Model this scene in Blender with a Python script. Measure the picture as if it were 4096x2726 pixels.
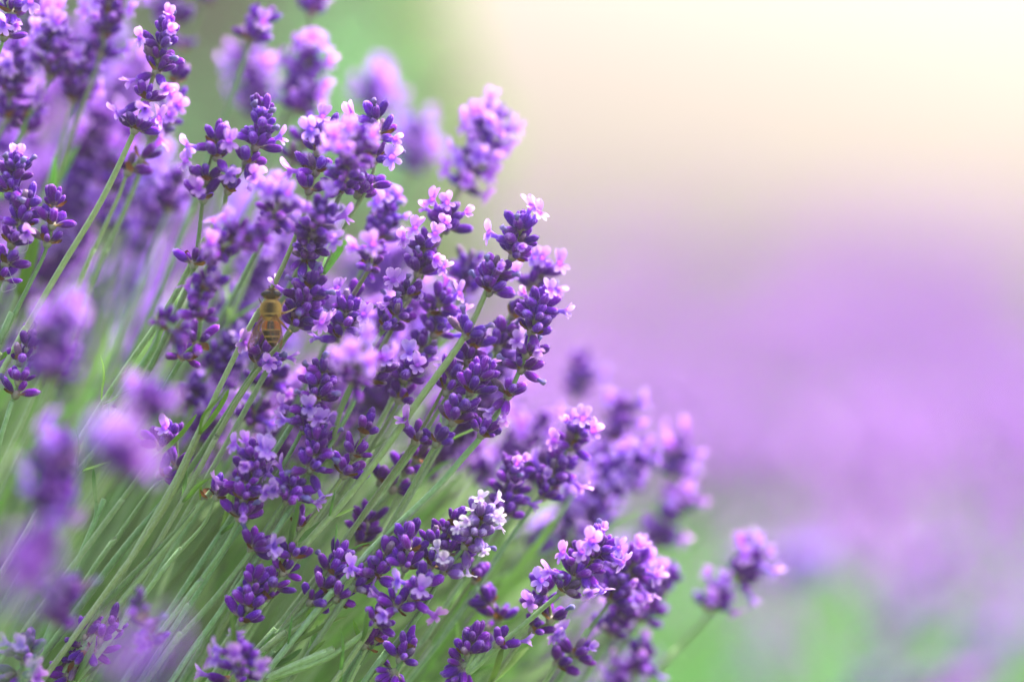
import bpy, math, random
import numpy as np
from mathutils import Vector, Quaternion, Matrix

R = math.radians
random.seed(7)
rng = np.random.default_rng(11)
scene = bpy.context.scene
for _o in list(bpy.data.objects):
    bpy.data.objects.remove(_o)
COL = scene.collection

# ------------------------------------------------------------------ camera
CAM = Vector((0.0, 0.0, 0.62))
PITCH = R(5.2)
FOCUS = 0.55                       # metres to the plane of sharp flowers
WIDTH = 0.26                       # metres across the frame at that plane
FWD = Vector((0, math.cos(PITCH), -math.sin(PITCH)))
RIGHT = Vector((1, 0, 0))
UP = Vector((0, math.sin(PITCH), math.cos(PITCH)))
cd = bpy.data.cameras.new("camera")
cd.sensor_width = 36.0
cd.lens = 36.0 * FOCUS / WIDTH
cd.clip_start = 0.01
cd.clip_end = 3000
cd.dof.use_dof = True
cd.dof.focus_distance = FOCUS
cd.dof.aperture_fstop = 2.3
co = bpy.data.objects.new("camera", cd)
COL.objects.link(co)
co.location = CAM
co.rotation_euler = (math.pi / 2 - PITCH, 0, 0)
scene.camera = co

# ------------------------------------------------------------------ sky, sun, exposure
SUN_EL, SUN_AZ = R(52), R(48)      # azimuth from the view direction, to the right
world = bpy.data.worlds.new("World")
scene.world = world
world.use_nodes = True
wn = world.node_tree
wn.nodes.clear()
sky = wn.nodes.new("ShaderNodeTexSky")
sky.sky_type = 'NISHITA'
sky.sun_disc = False
sky.sun_elevation = SUN_EL
sky.sun_rotation = SUN_AZ
sky.air_density = 1.0
sky.dust_density = 4.0
sky.ozone_density = 1.0
bg = wn.nodes.new("ShaderNodeBackground")
bg.inputs[1].default_value = 0.15
wo = wn.nodes.new("ShaderNodeOutputWorld")
wn.links.new(sky.outputs[0], bg.inputs[0])
wn.links.new(bg.outputs[0], wo.inputs[0])

sd = bpy.data.lights.new("sun", 'SUN')
sd.energy = 3.0
sd.angle = R(9)
sd.color = (1.0, 0.96, 0.90)
so = bpy.data.objects.new("sun", sd)
COL.objects.link(so)
_sdir = Vector((math.sin(SUN_AZ) * math.cos(SUN_EL), math.cos(SUN_AZ) * math.cos(SUN_EL), math.sin(SUN_EL)))
so.rotation_mode = 'QUATERNION'
so.rotation_quaternion = (_sdir).to_track_quat('Z', 'Y')
so.location = (2, 4, 4)

vs = scene.view_settings
vs.view_transform = 'Standard'
vs.look = 'None'
vs.exposure = 2.6
vs.gamma = 1.0
vs.use_curve_mapping = False
scene.cycles.use_denoising = True
scene.cycles.max_bounces = 8
scene.cycles.diffuse_bounces = 4
scene.cycles.transmission_bounces = 5
scene.cycles.transparent_max_bounces = 8
scene.cycles.volume_bounces = 0


def at(x, y, dz=0.0):
    """A point of the clump: photograph pixel (4096 wide) at FOCUS + dz metres from the lens."""
    d = FOCUS + dz
    k = WIDTH / 4096.0 / FOCUS * d
    return CAM + FWD * d + RIGHT * ((x - 2048) * k) + UP * (-(y - 1363) * k)


# ------------------------------------------------------------------ materials
def nodes_of(name):
    m = bpy.data.materials.new(name)
    m.use_nodes = True
    nt = m.node_tree
    nt.nodes.clear()
    out = nt.nodes.new("ShaderNodeOutputMaterial")
    return m, nt, out


def N(nt, kind, **kw):
    n = nt.nodes.new(kind)
    for k, v in kw.items():
        if isinstance(k, str) and hasattr(n, k):
            setattr(n, k, v)
    return n


def ramp(nt, stops):
    r = nt.nodes.new("ShaderNodeValToRGB")
    el = r.color_ramp.elements
    while len(el) < len(stops):
        el.new(0.5)
    for e, (p, c) in zip(el, stops):
        e.position = p
        e.color = (*c, 1)
    return r


def plant_mat(name, stops, attr="tip", rough=0.7, sheen=0.0, sheen_tint=(0.8, 0.7, 1), trans=0.0, trans_gain=1.0,
              noise=0.0, noise_scale=900.0, hue_rand=0.03, val_rand=0.35, bump=0.0, bump_scale=2500.0, spec=0.25):
    """Colour from the per-vertex attribute through a ramp, varied per object and by noise."""
    m, nt, out = nodes_of(name)
    L = nt.links.new
    a = N(nt, "ShaderNodeAttribute")
    a.attribute_name = attr
    fac = a.outputs["Fac"]
    tc = N(nt, "ShaderNodeTexCoord")
    if noise:
        nz = N(nt, "ShaderNodeTexNoise")
        nz.inputs["Scale"].default_value = noise_scale
        nz.inputs["Detail"].default_value = 3
        L(tc.outputs["Object"], nz.inputs["Vector"])
        ma = N(nt, "ShaderNodeMath", operation='MULTIPLY_ADD')
        L(nz.outputs["Fac"], ma.inputs[0])
        ma.inputs[1].default_value = noise
        ma.inputs[2].default_value = -noise * 0.5
        ad = N(nt, "ShaderNodeMath", operation='ADD')
        L(fac, ad.inputs[0])
        L(ma.outputs[0], ad.inputs[1])
        fac = ad.outputs[0]
    r = ramp(nt, stops)
    L(fac, r.inputs[0])
    oi = N(nt, "ShaderNodeObjectInfo")
    hs = N(nt, "ShaderNodeHueSaturation")
    mh = N(nt, "ShaderNodeMapRange")
    mh.inputs[3].default_value = 0.5 - hue_rand
    mh.inputs[4].default_value = 0.5 + hue_rand
    L(oi.outputs["Random"], mh.inputs[0])
    L(mh.outputs[0], hs.inputs["Hue"])
    wn_ = N(nt, "ShaderNodeTexWhiteNoise")
    wn_.noise_dimensions = '1D'
    L(oi.outputs["Random"], wn_.inputs["W"])
    mv = N(nt, "ShaderNodeMapRange")
    mv.inputs[3].default_value = 1 - val_rand
    mv.inputs[4].default_value = 1 + val_rand
    L(wn_.outputs["Value"], mv.inputs[0])
    L(mv.outputs[0], hs.inputs["Value"])
    L(r.outputs[0], hs.inputs["Color"])
    p = N(nt, "ShaderNodeBsdfPrincipled")
    L(hs.outputs[0], p.inputs["Base Color"])
    p.inputs["Roughness"].default_value = rough
    p.inputs["Specular IOR Level"].default_value = spec
    if sheen:
        p.inputs["Sheen Weight"].default_value = sheen
        p.inputs["Sheen Roughness"].default_value = 0.33
        p.inputs["Sheen Tint"].default_value = (*sheen_tint, 1)
    if bump:
        nb = N(nt, "ShaderNodeTexNoise")
        nb.inputs["Scale"].default_value = bump_scale
        nb.inputs["Detail"].default_value = 4
        L(tc.outputs["Object"], nb.inputs["Vector"])
        bp = N(nt, "ShaderNodeBump")
        bp.inputs["Strength"].default_value = bump
        bp.inputs["Distance"].default_value = 0.0004
        L(nb.outputs["Fac"], bp.inputs["Height"])
        L(bp.outputs[0], p.inputs["Normal"])
    sh = p.outputs[0]
    if trans:
        t = N(nt, "ShaderNodeBsdfTranslucent")
        g = N(nt, "ShaderNodeHueSaturation")
        g.inputs["Saturation"].default_value = 1.15
        g.inputs["Value"].default_value = trans_gain
        L(hs.outputs[0], g.inputs["Color"])
        L(g.outputs[0], t.inputs[0])
        mx = N(nt, "ShaderNodeMixShader")
        mx.inputs[0].default_value = trans
        L(sh, mx.inputs[1])
        L(t.outputs[0], mx.inputs[2])
        sh = mx.outputs[0]
    L(sh, out.inputs[0])
    return m


M = {}
M['bud'] = plant_mat("bud_velvet", [(0.0, (0.24, 0.22, 0.17)), (0.09, (0.17, 0.10, 0.20)), (0.2, (0.10, 0.010, 0.25)), (0.5, (0.125, 0.007, 0.33)),
                                    (0.80, (0.18, 0.018, 0.45)), (1.0, (0.48, 0.25, 0.76))],
                     rough=0.9, sheen=0.42, spec=0.05, sheen_tint=(0.74, 0.56, 1.0), trans=0.08, noise=0.30, noise_scale=1400, hue_rand=0.018,
                     val_rand=0.45, bump=0.9)
M['bud_pale'] = plant_mat("bud_pale_velvet", [(0.0, (0.30, 0.22, 0.34)), (0.3, (0.15, 0.04, 0.32)), (0.75, (0.24, 0.10, 0.44)),
                                              (1.0, (0.62, 0.48, 0.80))],
                          rough=0.75, sheen=0.35, trans=0.15, noise=0.3, hue_rand=0.02, val_rand=0.2, bump=0.5)
M['petal'] = plant_mat("petal_lilac", [(0.0, (0.32, 0.10, 0.62)), (0.35, (0.50, 0.22, 0.84)), (0.75, (0.66, 0.38, 0.92)),
                                       (1.0, (0.76, 0.52, 0.94))],
                       rough=0.6, sheen=0.1, trans=0.45, trans_gain=1.1, noise=0.35, noise_scale=700, hue_rand=0.02,
                       val_rand=0.14, bump=0.25, bump_scale=1500)
M['petal_white'] = plant_mat("petal_white", [(0.0, (0.50, 0.32, 0.74)), (0.5, (0.76, 0.62, 0.86)), (1.0, (0.88, 0.80, 0.92))],
                             rough=0.6, trans=0.4, noise=0.2, hue_rand=0.01, val_rand=0.06)
M['bud_old'] = plant_mat("bud_faded", [(0.0, (0.22, 0.18, 0.14)), (0.3, (0.13, 0.07, 0.16)), (0.8, (0.22, 0.13, 0.27)), (1.0, (0.42, 0.33, 0.46))],
                         rough=0.9, sheen=0.2, spec=0.05, noise=0.5, noise_scale=1200, hue_rand=0.03, val_rand=0.3, bump=0.9)
M['dry'] = plant_mat("withered_petal", [(0.0, (0.14, 0.09, 0.36)), (0.5, (0.17, 0.12, 0.42)), (1.0, (0.28, 0.22, 0.52))],
                     rough=0.85, trans=0.15, noise=0.6, noise_scale=1600, hue_rand=0.02, val_rand=0.25)
M['stem'] = plant_mat("stem_green", [(0.0, (0.19, 0.31, 0.10)), (0.5, (0.24, 0.41, 0.15)), (1.0, (0.36, 0.53, 0.28))],
                      rough=0.75, sheen=0.35, sheen_tint=(0.9, 1.0, 0.9), trans=0.0, noise=1.0, noise_scale=700,
                      hue_rand=0.03, val_rand=0.28, bump=0.9, bump_scale=3000)
M['node'] = plant_mat("whorl_node", [(0.0, (0.20, 0.26, 0.12)), (1.0, (0.40, 0.34, 0.30))], rough=0.85, sheen=0.3,
                      noise=0.5, val_rand=0.2)
M['bract'] = plant_mat("papery_bract", [(0.0, (0.30, 0.22, 0.11)), (0.5, (0.22, 0.10, 0.04)), (1.0, (0.11, 0.045, 0.02))],
                       rough=0.8, trans=0.3, noise=0.5, noise_scale=900, hue_rand=0.02, val_rand=0.3)
M['leaf'] = plant_mat("lavender_leaf", [(0.0, (0.10, 0.20, 0.05)), (0.5, (0.13, 0.30, 0.06)), (1.0, (0.20, 0.38, 0.10))],
                      rough=0.65, sheen=0.2, sheen_tint=(0.9, 1, 0.9), trans=0.3, noise=0.5, noise_scale=250, hue_rand=0.02,
                      val_rand=0.25)
M['leaf_bright'] = plant_mat("fresh_leaf", [(0.0, (0.12, 0.30, 0.02)), (0.5, (0.16, 0.40, 0.03)), (1.0, (0.26, 0.50, 0.06))],
                             rough=0.5, trans=0.35, noise=0.5, noise_scale=350, hue_rand=0.015, val_rand=0.15)


def mixed_mat(name, trans=0.25, rough=0.75):
    """Colour straight from a per-vertex colour (the plants' own colours), for masses of far plants."""
    m, nt, out = nodes_of(name)
    L = nt.links.new
    a = N(nt, "ShaderNodeAttribute")
    a.attribute_name = "tone"
    p = N(nt, "ShaderNodeBsdfPrincipled")
    p.inputs["Roughness"].default_value = rough
    p.inputs["Specular IOR Level"].default_value = 0.2
    L(a.outputs["Color"], p.inputs["Base Color"])
    t = N(nt, "ShaderNodeBsdfTranslucent")
    L(a.outputs["Color"], t.inputs[0])
    mx = N(nt, "ShaderNodeMixShader")
    mx.inputs[0].default_value = trans
    L(p.outputs[0], mx.inputs[1])
    L(t.outputs[0], mx.inputs[2])
    L(mx.outputs[0], out.inputs[0])
    return m


M['mass'] = mixed_mat("far_plant_tones", 0.35)
M['leafmass'] = mixed_mat("leaf_tones", 0.4)


# ------------------------------------------------------------------ mesh helpers
def mesh_np(name, verts, faces, mat, tip=None, tone=None, smooth=True):
    """faces: list of index tuples, or an (n,k) int array."""
    me = bpy.data.meshes.new(name)
    verts = np.asarray(verts, dtype=np.float32)
    if isinstance(faces, np.ndarray):
        n, k = faces.shape
        me.vertices.add(len(verts))
        me.vertices.foreach_set("co", verts.ravel())
        me.loops.add(n * k)
        me.loops.foreach_set("vertex_index", faces.astype(np.int32).ravel())
        me.polygons.add(n)
        me.polygons.foreach_set("loop_start", np.arange(0, n * k, k, dtype=np.int32))
        me.update(calc_edges=True)
    else:
        me.from_pydata([tuple(v) for v in verts], [], [tuple(f) for f in faces])
    if smooth:
        me.polygons.foreach_set("use_smooth", np.ones(len(me.polygons), dtype=bool))
    if tip is not None:
        at_ = me.attributes.new("tip", 'FLOAT', 'POINT')
        at_.data.foreach_set("value", np.asarray(tip, dtype=np.float32))
    if tone is not None:
        at_ = me.attributes.new("tone", 'FLOAT_COLOR', 'POINT')
        c = np.ones((len(verts), 4), dtype=np.float32)
        c[:, :3] = tone
        at_.data.foreach_set("color", c.ravel())
    if mat is not None:
        me.materials.append(mat)
    me.update()
    return me


def lathe(profile, seg, shape=None):
    """profile: (z, r) list; returns verts, faces, ring index per vertex. Closed at both ends."""
    V, F, K = [], [], []
    for i, (z, r) in enumerate(profile):
        for s in range(seg):
            a = 2 * math.pi * s / seg
            rr = r * (shape(a, i / (len(profile) - 1)) if shape else 1)
            V.append((rr * math.cos(a), rr * math.sin(a), z))
            K.append(i / (len(profile) - 1))
    n = len(profile)
    for i in range(n - 1):
        for s in range(seg):
            t = (s + 1) % seg
            F.append((i * seg + s, i * seg + t, (i + 1) * seg + t, (i + 1) * seg + s))
    F.append(tuple(range(seg))[::-1])
    F.append(tuple((n - 1) * seg + s for s in range(seg)))
    return V, F, K


MM = 0.001


def bud_mesh(name, length, width, seed, mat, seg=14, mouth=0.0, rings=9, hairs=240):
    r_ = random.Random(seed)
    prof = []
    for i in range(rings):
        t = i / (rings - 1)
        w = 0.42 + 0.58 * min(1.0, math.sin(math.pi * min(0.5, t * 0.95 + 0.02)) * 1.04) ** 0.9 - 0.10 * max(0, t - 0.5)
        if t > 0.72:
            w *= math.sqrt(max(0.0, 1 - ((t - 0.72) / 0.29) ** 2)) * (1 - mouth) + mouth * 0.85
        prof.append((t * length, width * 0.5 * w))
    prof = [(-1.3 * MM, 0.20 * MM), (-0.35 * MM, 0.26 * MM)] + prof
    ribs = r_.choice((6, 7))
    bend = r_.uniform(-0.10, 0.10)
    ph = r_.uniform(0, 6)
    V, F, K = lathe(prof, seg, lambda a, t: 1 + 0.11 * math.sin(a * ribs + ph) * math.sin(math.pi * t) + 0.05 * math.sin(2 * a + ph))
    K = [max(0.0, min(1.0, z / length)) * 0.92 + (0.09 * math.sin(math.atan2(y, x) * ribs + ph) if z > 0.15 * length else 0.0) for x, y, z in V]
    V = [(x + bend * length * (max(0, z) / length) ** 2, y, z) for x, y, z in V]
    if hairs:                                                   # short pale down, thicker towards the tip
        F = [tuple(f) for f in F]
        n0 = 2 * seg
        nb = len(V)
        for _ in range(hairs):
            i = r_.randrange(n0, nb)
            x, y, z = V[i]
            t = z / length
            if r_.random() > 0.25 + 0.75 * t:
                continue
            nx = Vector((x - bend * length * t * t, y, width * 0.5 * max(-0.1, (t - 0.55) * 2.2))).normalized()
            d = (nx + Vector((r_.gauss(0, .3), r_.gauss(0, .3), 0.5 + r_.gauss(0, .3)))).normalized() * r_.uniform(0.16, 0.36) * MM
            jx = Vector((r_.gauss(0, .12), r_.gauss(0, .12), r_.gauss(0, .12))) * MM
            b = Vector((x, y, z)) + jx * 0.6 - nx * 0.03 * MM
            s_ = d.orthogonal().normalized() * 0.028 * MM
            o = len(V)
            V += [tuple(b + s_), tuple(b - s_), tuple(b + d)]
            K += [0.9, 0.9, 1.0]
            F.append((o, o + 1, o + 2))
    return mesh_np(name, V, F, mat, tip=K)


def petal_grid(V, F, T, base, out, side, nrm, length, width, curl, notch, wave, seed, nu=6, nv=5):
    """An ovate petal sheet from `base` along `out`; curls towards nrm."""
    r_ = random.Random(seed)
    o = len(V)
    ph = r_.uniform(0, 6)
    for i in range(nu):
        t = i / (nu - 1)
        w = width * 0.5 * (0.42 + 0.58 * math.sin(math.pi * (0.12 + 0.62 * t))) * math.sqrt(max(0.05, 1 - max(0, (t - 0.62) / 0.385) ** 2))
        for j in range(nv):
            s = j / (nv - 1) * 2 - 1
            z = curl * length * t * t + 0.20 * w * (s * s - 0.4) + wave * length * math.sin(ph + 5 * s + 3 * t) * t
            l = length * t - notch * length * max(0, t - 0.5) * (1 - abs(s)) * 0.9
            p = base + out * l + side * (w * s) + nrm * z
            V.append(tuple(p))
            T.append(min(1.0, 0.25 + 0.75 * t + 0.10 * abs(s)))
    for i in range(nu - 1):
        for j in range(nv - 1):
            a = o + i * nv + j
            F.append((a, a + 1, a + nv + 1, a + nv))


def floret_mesh(name, seed, mat, openness=1.0, sc=1.0, detail=True):
    """Two-lipped lavender flower: tube, two tall upper lobes (towards +X), three small lower lobes. +Z is out of the bud."""
    r_ = random.Random(seed)
    V, F, T = [], [], []
    L = 3.0 * MM * sc
    seg = 10
    prof = [(-0.6 * MM, 0.55 * MM), (0.2 * L, 0.50 * MM), (0.6 * L, 0.66 * MM), (1.0 * L, 1.0 * MM)]
    for i, (z, r) in enumerate(prof):
        for s in range(seg):
            a = 2 * math.pi * s / seg
            V.append((r * sc * math.cos(a), r * sc * math.sin(a) * 0.9, z))
            T.append(0.10 + 0.18 * i / 3)
    for i in range(3):
        for s in range(seg):
            t = (s + 1) % seg
            F.append((i * seg + s, i * seg + t, (i + 1) * seg + t, (i + 1) * seg + s))
    nu, nv = (7, 6) if detail else (4, 3)
    lobes = [(27, 3.1, 2.35, 52), (-27, 3.1, 2.35, 52), (180, 2.1, 1.6, 98), (125, 2.0, 1.5, 88), (-125, 2.0, 1.5, 88)]
    for k, (az, ln, wd, tilt) in enumerate(lobes):
        az = R(az + r_.uniform(-7, 7))
        tilt = R(tilt * openness + r_.uniform(-12, 12))
        rad = Vector((math.cos(az), math.sin(az), 0))
        side = Vector((-math.sin(az), math.cos(az), 0))
        out = (rad * math.sin(tilt) + Vector((0, 0, 1)) * math.cos(tilt)).normalized()
        nrm = (Vector((0, 0, 1)) * math.sin(tilt) - rad * math.cos(tilt)).normalized()
        base = rad * (0.72 * MM * sc) + Vector((0, 0, L * 0.93))
        petal_grid(V, F, T, base, out, side, nrm, ln * MM * sc * r_.uniform(0.9, 1.1), wd * MM * sc * r_.uniform(0.9, 1.08),
                   r_.uniform(-0.32, 0.18), 0.24 if k < 2 else 0.12, r_.uniform(0.03, 0.085), seed * 10 + k, nu, nv)
    return mesh_np(name, V, F, mat, tip=T)


def dry_mesh(name, seed, mat):
    r_ = random.Random(seed)
    prof = [(-0.5 * MM, 0.45 * MM), (0.6 * MM, 0.5 * MM), (1.3 * MM, 0.42 * MM), (2.0 * MM, 0.72 * MM), (2.5 * MM, 0.66 * MM), (2.75 * MM, 0.25 * MM)]
    ph = [r_.uniform(0, 6) for _ in range(4)]
    V, F, K = lathe(prof, 12, lambda a, t: 1 + 0.28 * math.sin(3 * a + ph[0] + 5 * t) * t + 0.18 * math.sin(5 * a + ph[1] - 7 * t))
    V = [(x + 0.12 * z * math.sin(ph[2]), y + 0.2 * z * math.sin(ph[3] + z * 900), z) for x, y, z in V]
    return mesh_np(name, V, F, mat, tip=K)


def bract_mesh(name, seed, mat):
    r_ = random.Random(seed)
    V, F, T = [], [], []
    nu, nv = 6, 5
    for i in range(nu):
        t = i / (nu - 1)
        w = 1.15 * MM * (0.5 + 0.9 * math.sin(math.pi * (t * 0.62 + 0.12))) * (1 - t ** 3) + 0.04 * MM
        for j in range(nv):
            s = j / (nv - 1) * 2 - 1
            V.append((w * s, 0.55 * MM * s * s + 0.8 * MM * t * t + 0.12 * MM * math.sin(seed + 6 * t + 4 * s), 3.2 * MM * t * r_.uniform(0.96, 1.0)))
            T.append(t)
    for i in range(nu - 1):
        for j in range(nv - 1):
            a = i * nv + j
            F.append((a, a + 1, a + nv + 1, a + nv))
    return mesh_np(name, V, F, mat, tip=T)


def node_mesh():
    prof = [(-1.1 * MM, 0.45 * MM), (-0.5 * MM, 0.85 * MM), (0.2 * MM, 1.05 * MM), (0.8 * MM, 0.8 * MM), (1.3 * MM, 0.4 * MM)]
    V, F, K = lathe(prof, 10, lambda a, t: 1 + 0.15 * math.cos(4 * a))
    return mesh_np("flower_whorl", V, F, M['node'], tip=K)


BUDS = [bud_mesh("bud", 4.2 * MM, 2.0 * MM, 1, M['bud']), bud_mesh("bud", 4.6 * MM, 1.9 * MM, 2, M['bud']),
        bud_mesh("bud", 3.8 * MM, 2.0 * MM, 3, M['bud']), bud_mesh("bud", 4.3 * MM, 2.15 * MM, 4, M['bud'], mouth=0.35),
        bud_mesh("bud", 4.7 * MM, 1.7 * MM, 5, M['bud'], mouth=0.2)]
BUDS_OLD = [bud_mesh("bud", 4.3 * MM, 1.7 * MM, 8, M['bud_old'], mouth=0.3), bud_mesh("bud", 3.9 * MM, 1.8 * MM, 9, M['bud_old'], mouth=0.4)]
BUDS_PALE = [bud_mesh("bud", 4.1 * MM, 2.35 * MM, 1, M['bud_pale']), bud_mesh("bud", 4.0 * MM, 2.2 * MM, 6, M['bud_pale'], mouth=0.3)]
FLORETS = [floret_mesh("floret", 20 + i, M['petal'], o, s) for i, (o, s) in enumerate(((1.0, 1.0), (0.85, 1.05), (1.1, 0.92), (0.55, 0.9), (0.95, 1.1), (0.4, 0.8), (1.2, 0.98), (0.7, 1.0), (0.25, 0.75)))]
FLORETS_W = [floret_mesh("floret", 40 + i, M['petal_white'], o, s) for i, (o, s) in enumerate(((0.9, 0.72), (0.6, 0.72), (1.0, 0.66)))]
DRY = [dry_mesh("withered_floret", i, M['dry']) for i in range(3)]
BRACTS = [bract_mesh("bract", i, M['bract']) for i in range(3)]
NODE = node_mesh()


def stem_leaf(seed, length, width, mat):
    r_ = random.Random(seed)
    V, F, T = [], [], []
    nu, nv = 9, 5
    for i in range(nu):
        t = i / (nu - 1)
        w = width * 0.5 * (0.3 + 0.7 * math.sin(math.pi * (0.12 + 0.76 * t))) * (1 - 0.75 * max(0, (t - 0.8) / 0.2))
        for j in range(nv):
            s = j / (nv - 1) * 2 - 1
            V.append((w * s, 0.45 * w * s * s - length * 0.16 * t * t + 0.02 * length * math.sin(seed + 7 * t), length * t))
            T.append(0.3 + 0.4 * abs(s) + 0.2 * t)
    for i in range(nu - 1):
        for j in range(nv - 1):
            a = i * nv + j
            F.append((a, a + 1, a + nv + 1, a + nv))
    return mesh_np("leaf", V, F, mat, tip=T)


STEM_LEAVES = [stem_leaf(i, l * MM, w * MM, M['leaf']) for i, (l, w) in enumerate(((13, 1.7), (9, 1.3), (17, 1.9), (11, 1.5)))]


def new_obj(name, data, parent=None, loc=None, quat=None, scale=None):
    o = bpy.data.objects.new(name, data)
    COL.objects.link(o)
    if parent is not None:
        o.parent = parent
    if loc is not None:
        o.location = loc
    if quat is not None:
        o.rotation_mode = 'QUATERNION'
        o.rotation_quaternion = quat
    if scale is not None:
        o.scale = (scale, scale, scale) if not isinstance(scale, (tuple, list)) else scale
    return o


def frame_quat(z, x):
    """Rotation whose +Z is z and whose +X is as close to x as it can be."""
    z = z.normalized()
    x = (x - z * x.dot(z))
    if x.length < 1e-6:
        x = z.orthogonal()
    x.normalize()
    y = z.cross(x)
    return Matrix((x, y, z)).transposed().to_quaternion()


def catmull(pts, n_per):
    P = [np.array(p, dtype=float) for p in pts]
    P = [2 * P[0] - P[1]] + P + [2 * P[-1] - P[-2]]
    out = []
    for i in range(1, len(P) - 2):
        p0, p1, p2, p3 = P[i - 1], P[i], P[i + 1], P[i + 2]
        for k in range(n_per):
            t = k / n_per
            out.append(0.5 * ((2 * p1) + (-p0 + p2) * t + (2 * p0 - 5 * p1 + 4 * p2 - p3) * t * t + (-p0 + 3 * p1 - 3 * p2 + p3) * t ** 3))
    out.append(P[-2])
    return np.array(out)


def tube(path, radii, seg=8, square=0.16):
    """Tube along path (n,3): verts, quads, along 0..1."""
    path = np.asarray(path)
    n = len(path)
    tan = np.gradient(path, axis=0)
    tan /= np.linalg.norm(tan, axis=1)[:, None] + 1e-12
    ref = np.array([0.3, 1.0, 0.2])
    u = ref - tan * (tan @ ref)[:, None]
    u /= np.linalg.norm(u, axis=1)[:, None]
    v = np.cross(tan, u)
    a = np.arange(seg) * 2 * math.pi / seg
    prof = 1 + square * np.cos(4 * a)
    V = path[:, None, :] + radii[:, None, None] * prof[None, :, None] * (np.cos(a)[None, :, None] * u[:, None, :] + np.sin(a)[None, :, None] * v[:, None, :])
    V = V.reshape(-1, 3)
    i, s = np.meshgrid(np.arange(n - 1), np.arange(seg), indexing='ij')
    t = (s + 1) % seg
    F = np.stack([i * seg + s, i * seg + t, (i + 1) * seg + t, (i + 1) * seg + s], -1).reshape(-1, 4)
    K = np.repeat(np.linspace(0, 1, n), seg)
    return V, F, K


# ------------------------------------------------------------------ lavender stalks
def tangent_at(path, p):
    d = np.linalg.norm(path - np.array(p), axis=1)
    i = int(d.argmin())
    a, b = max(0, i - 2), min(len(path) - 1, i + 2)
    t = Vector(path[a]) - Vector(path[b])       # path runs from tip to root: this points to the tip
    return t.normalized()


STALKS = []
WUP = Vector((0, 0, 1))


def D(x0, y0, x1, y1, n=7, step=44):
    L = math.hypot(x1 - x0, y1 - y0)
    k = max(2, int(round(L / step)) + 1)
    return [(x0 + (x1 - x0) * i / (k - 1), y0 + (y1 - y0) * i / (k - 1), n) for i in range(k)]


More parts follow.
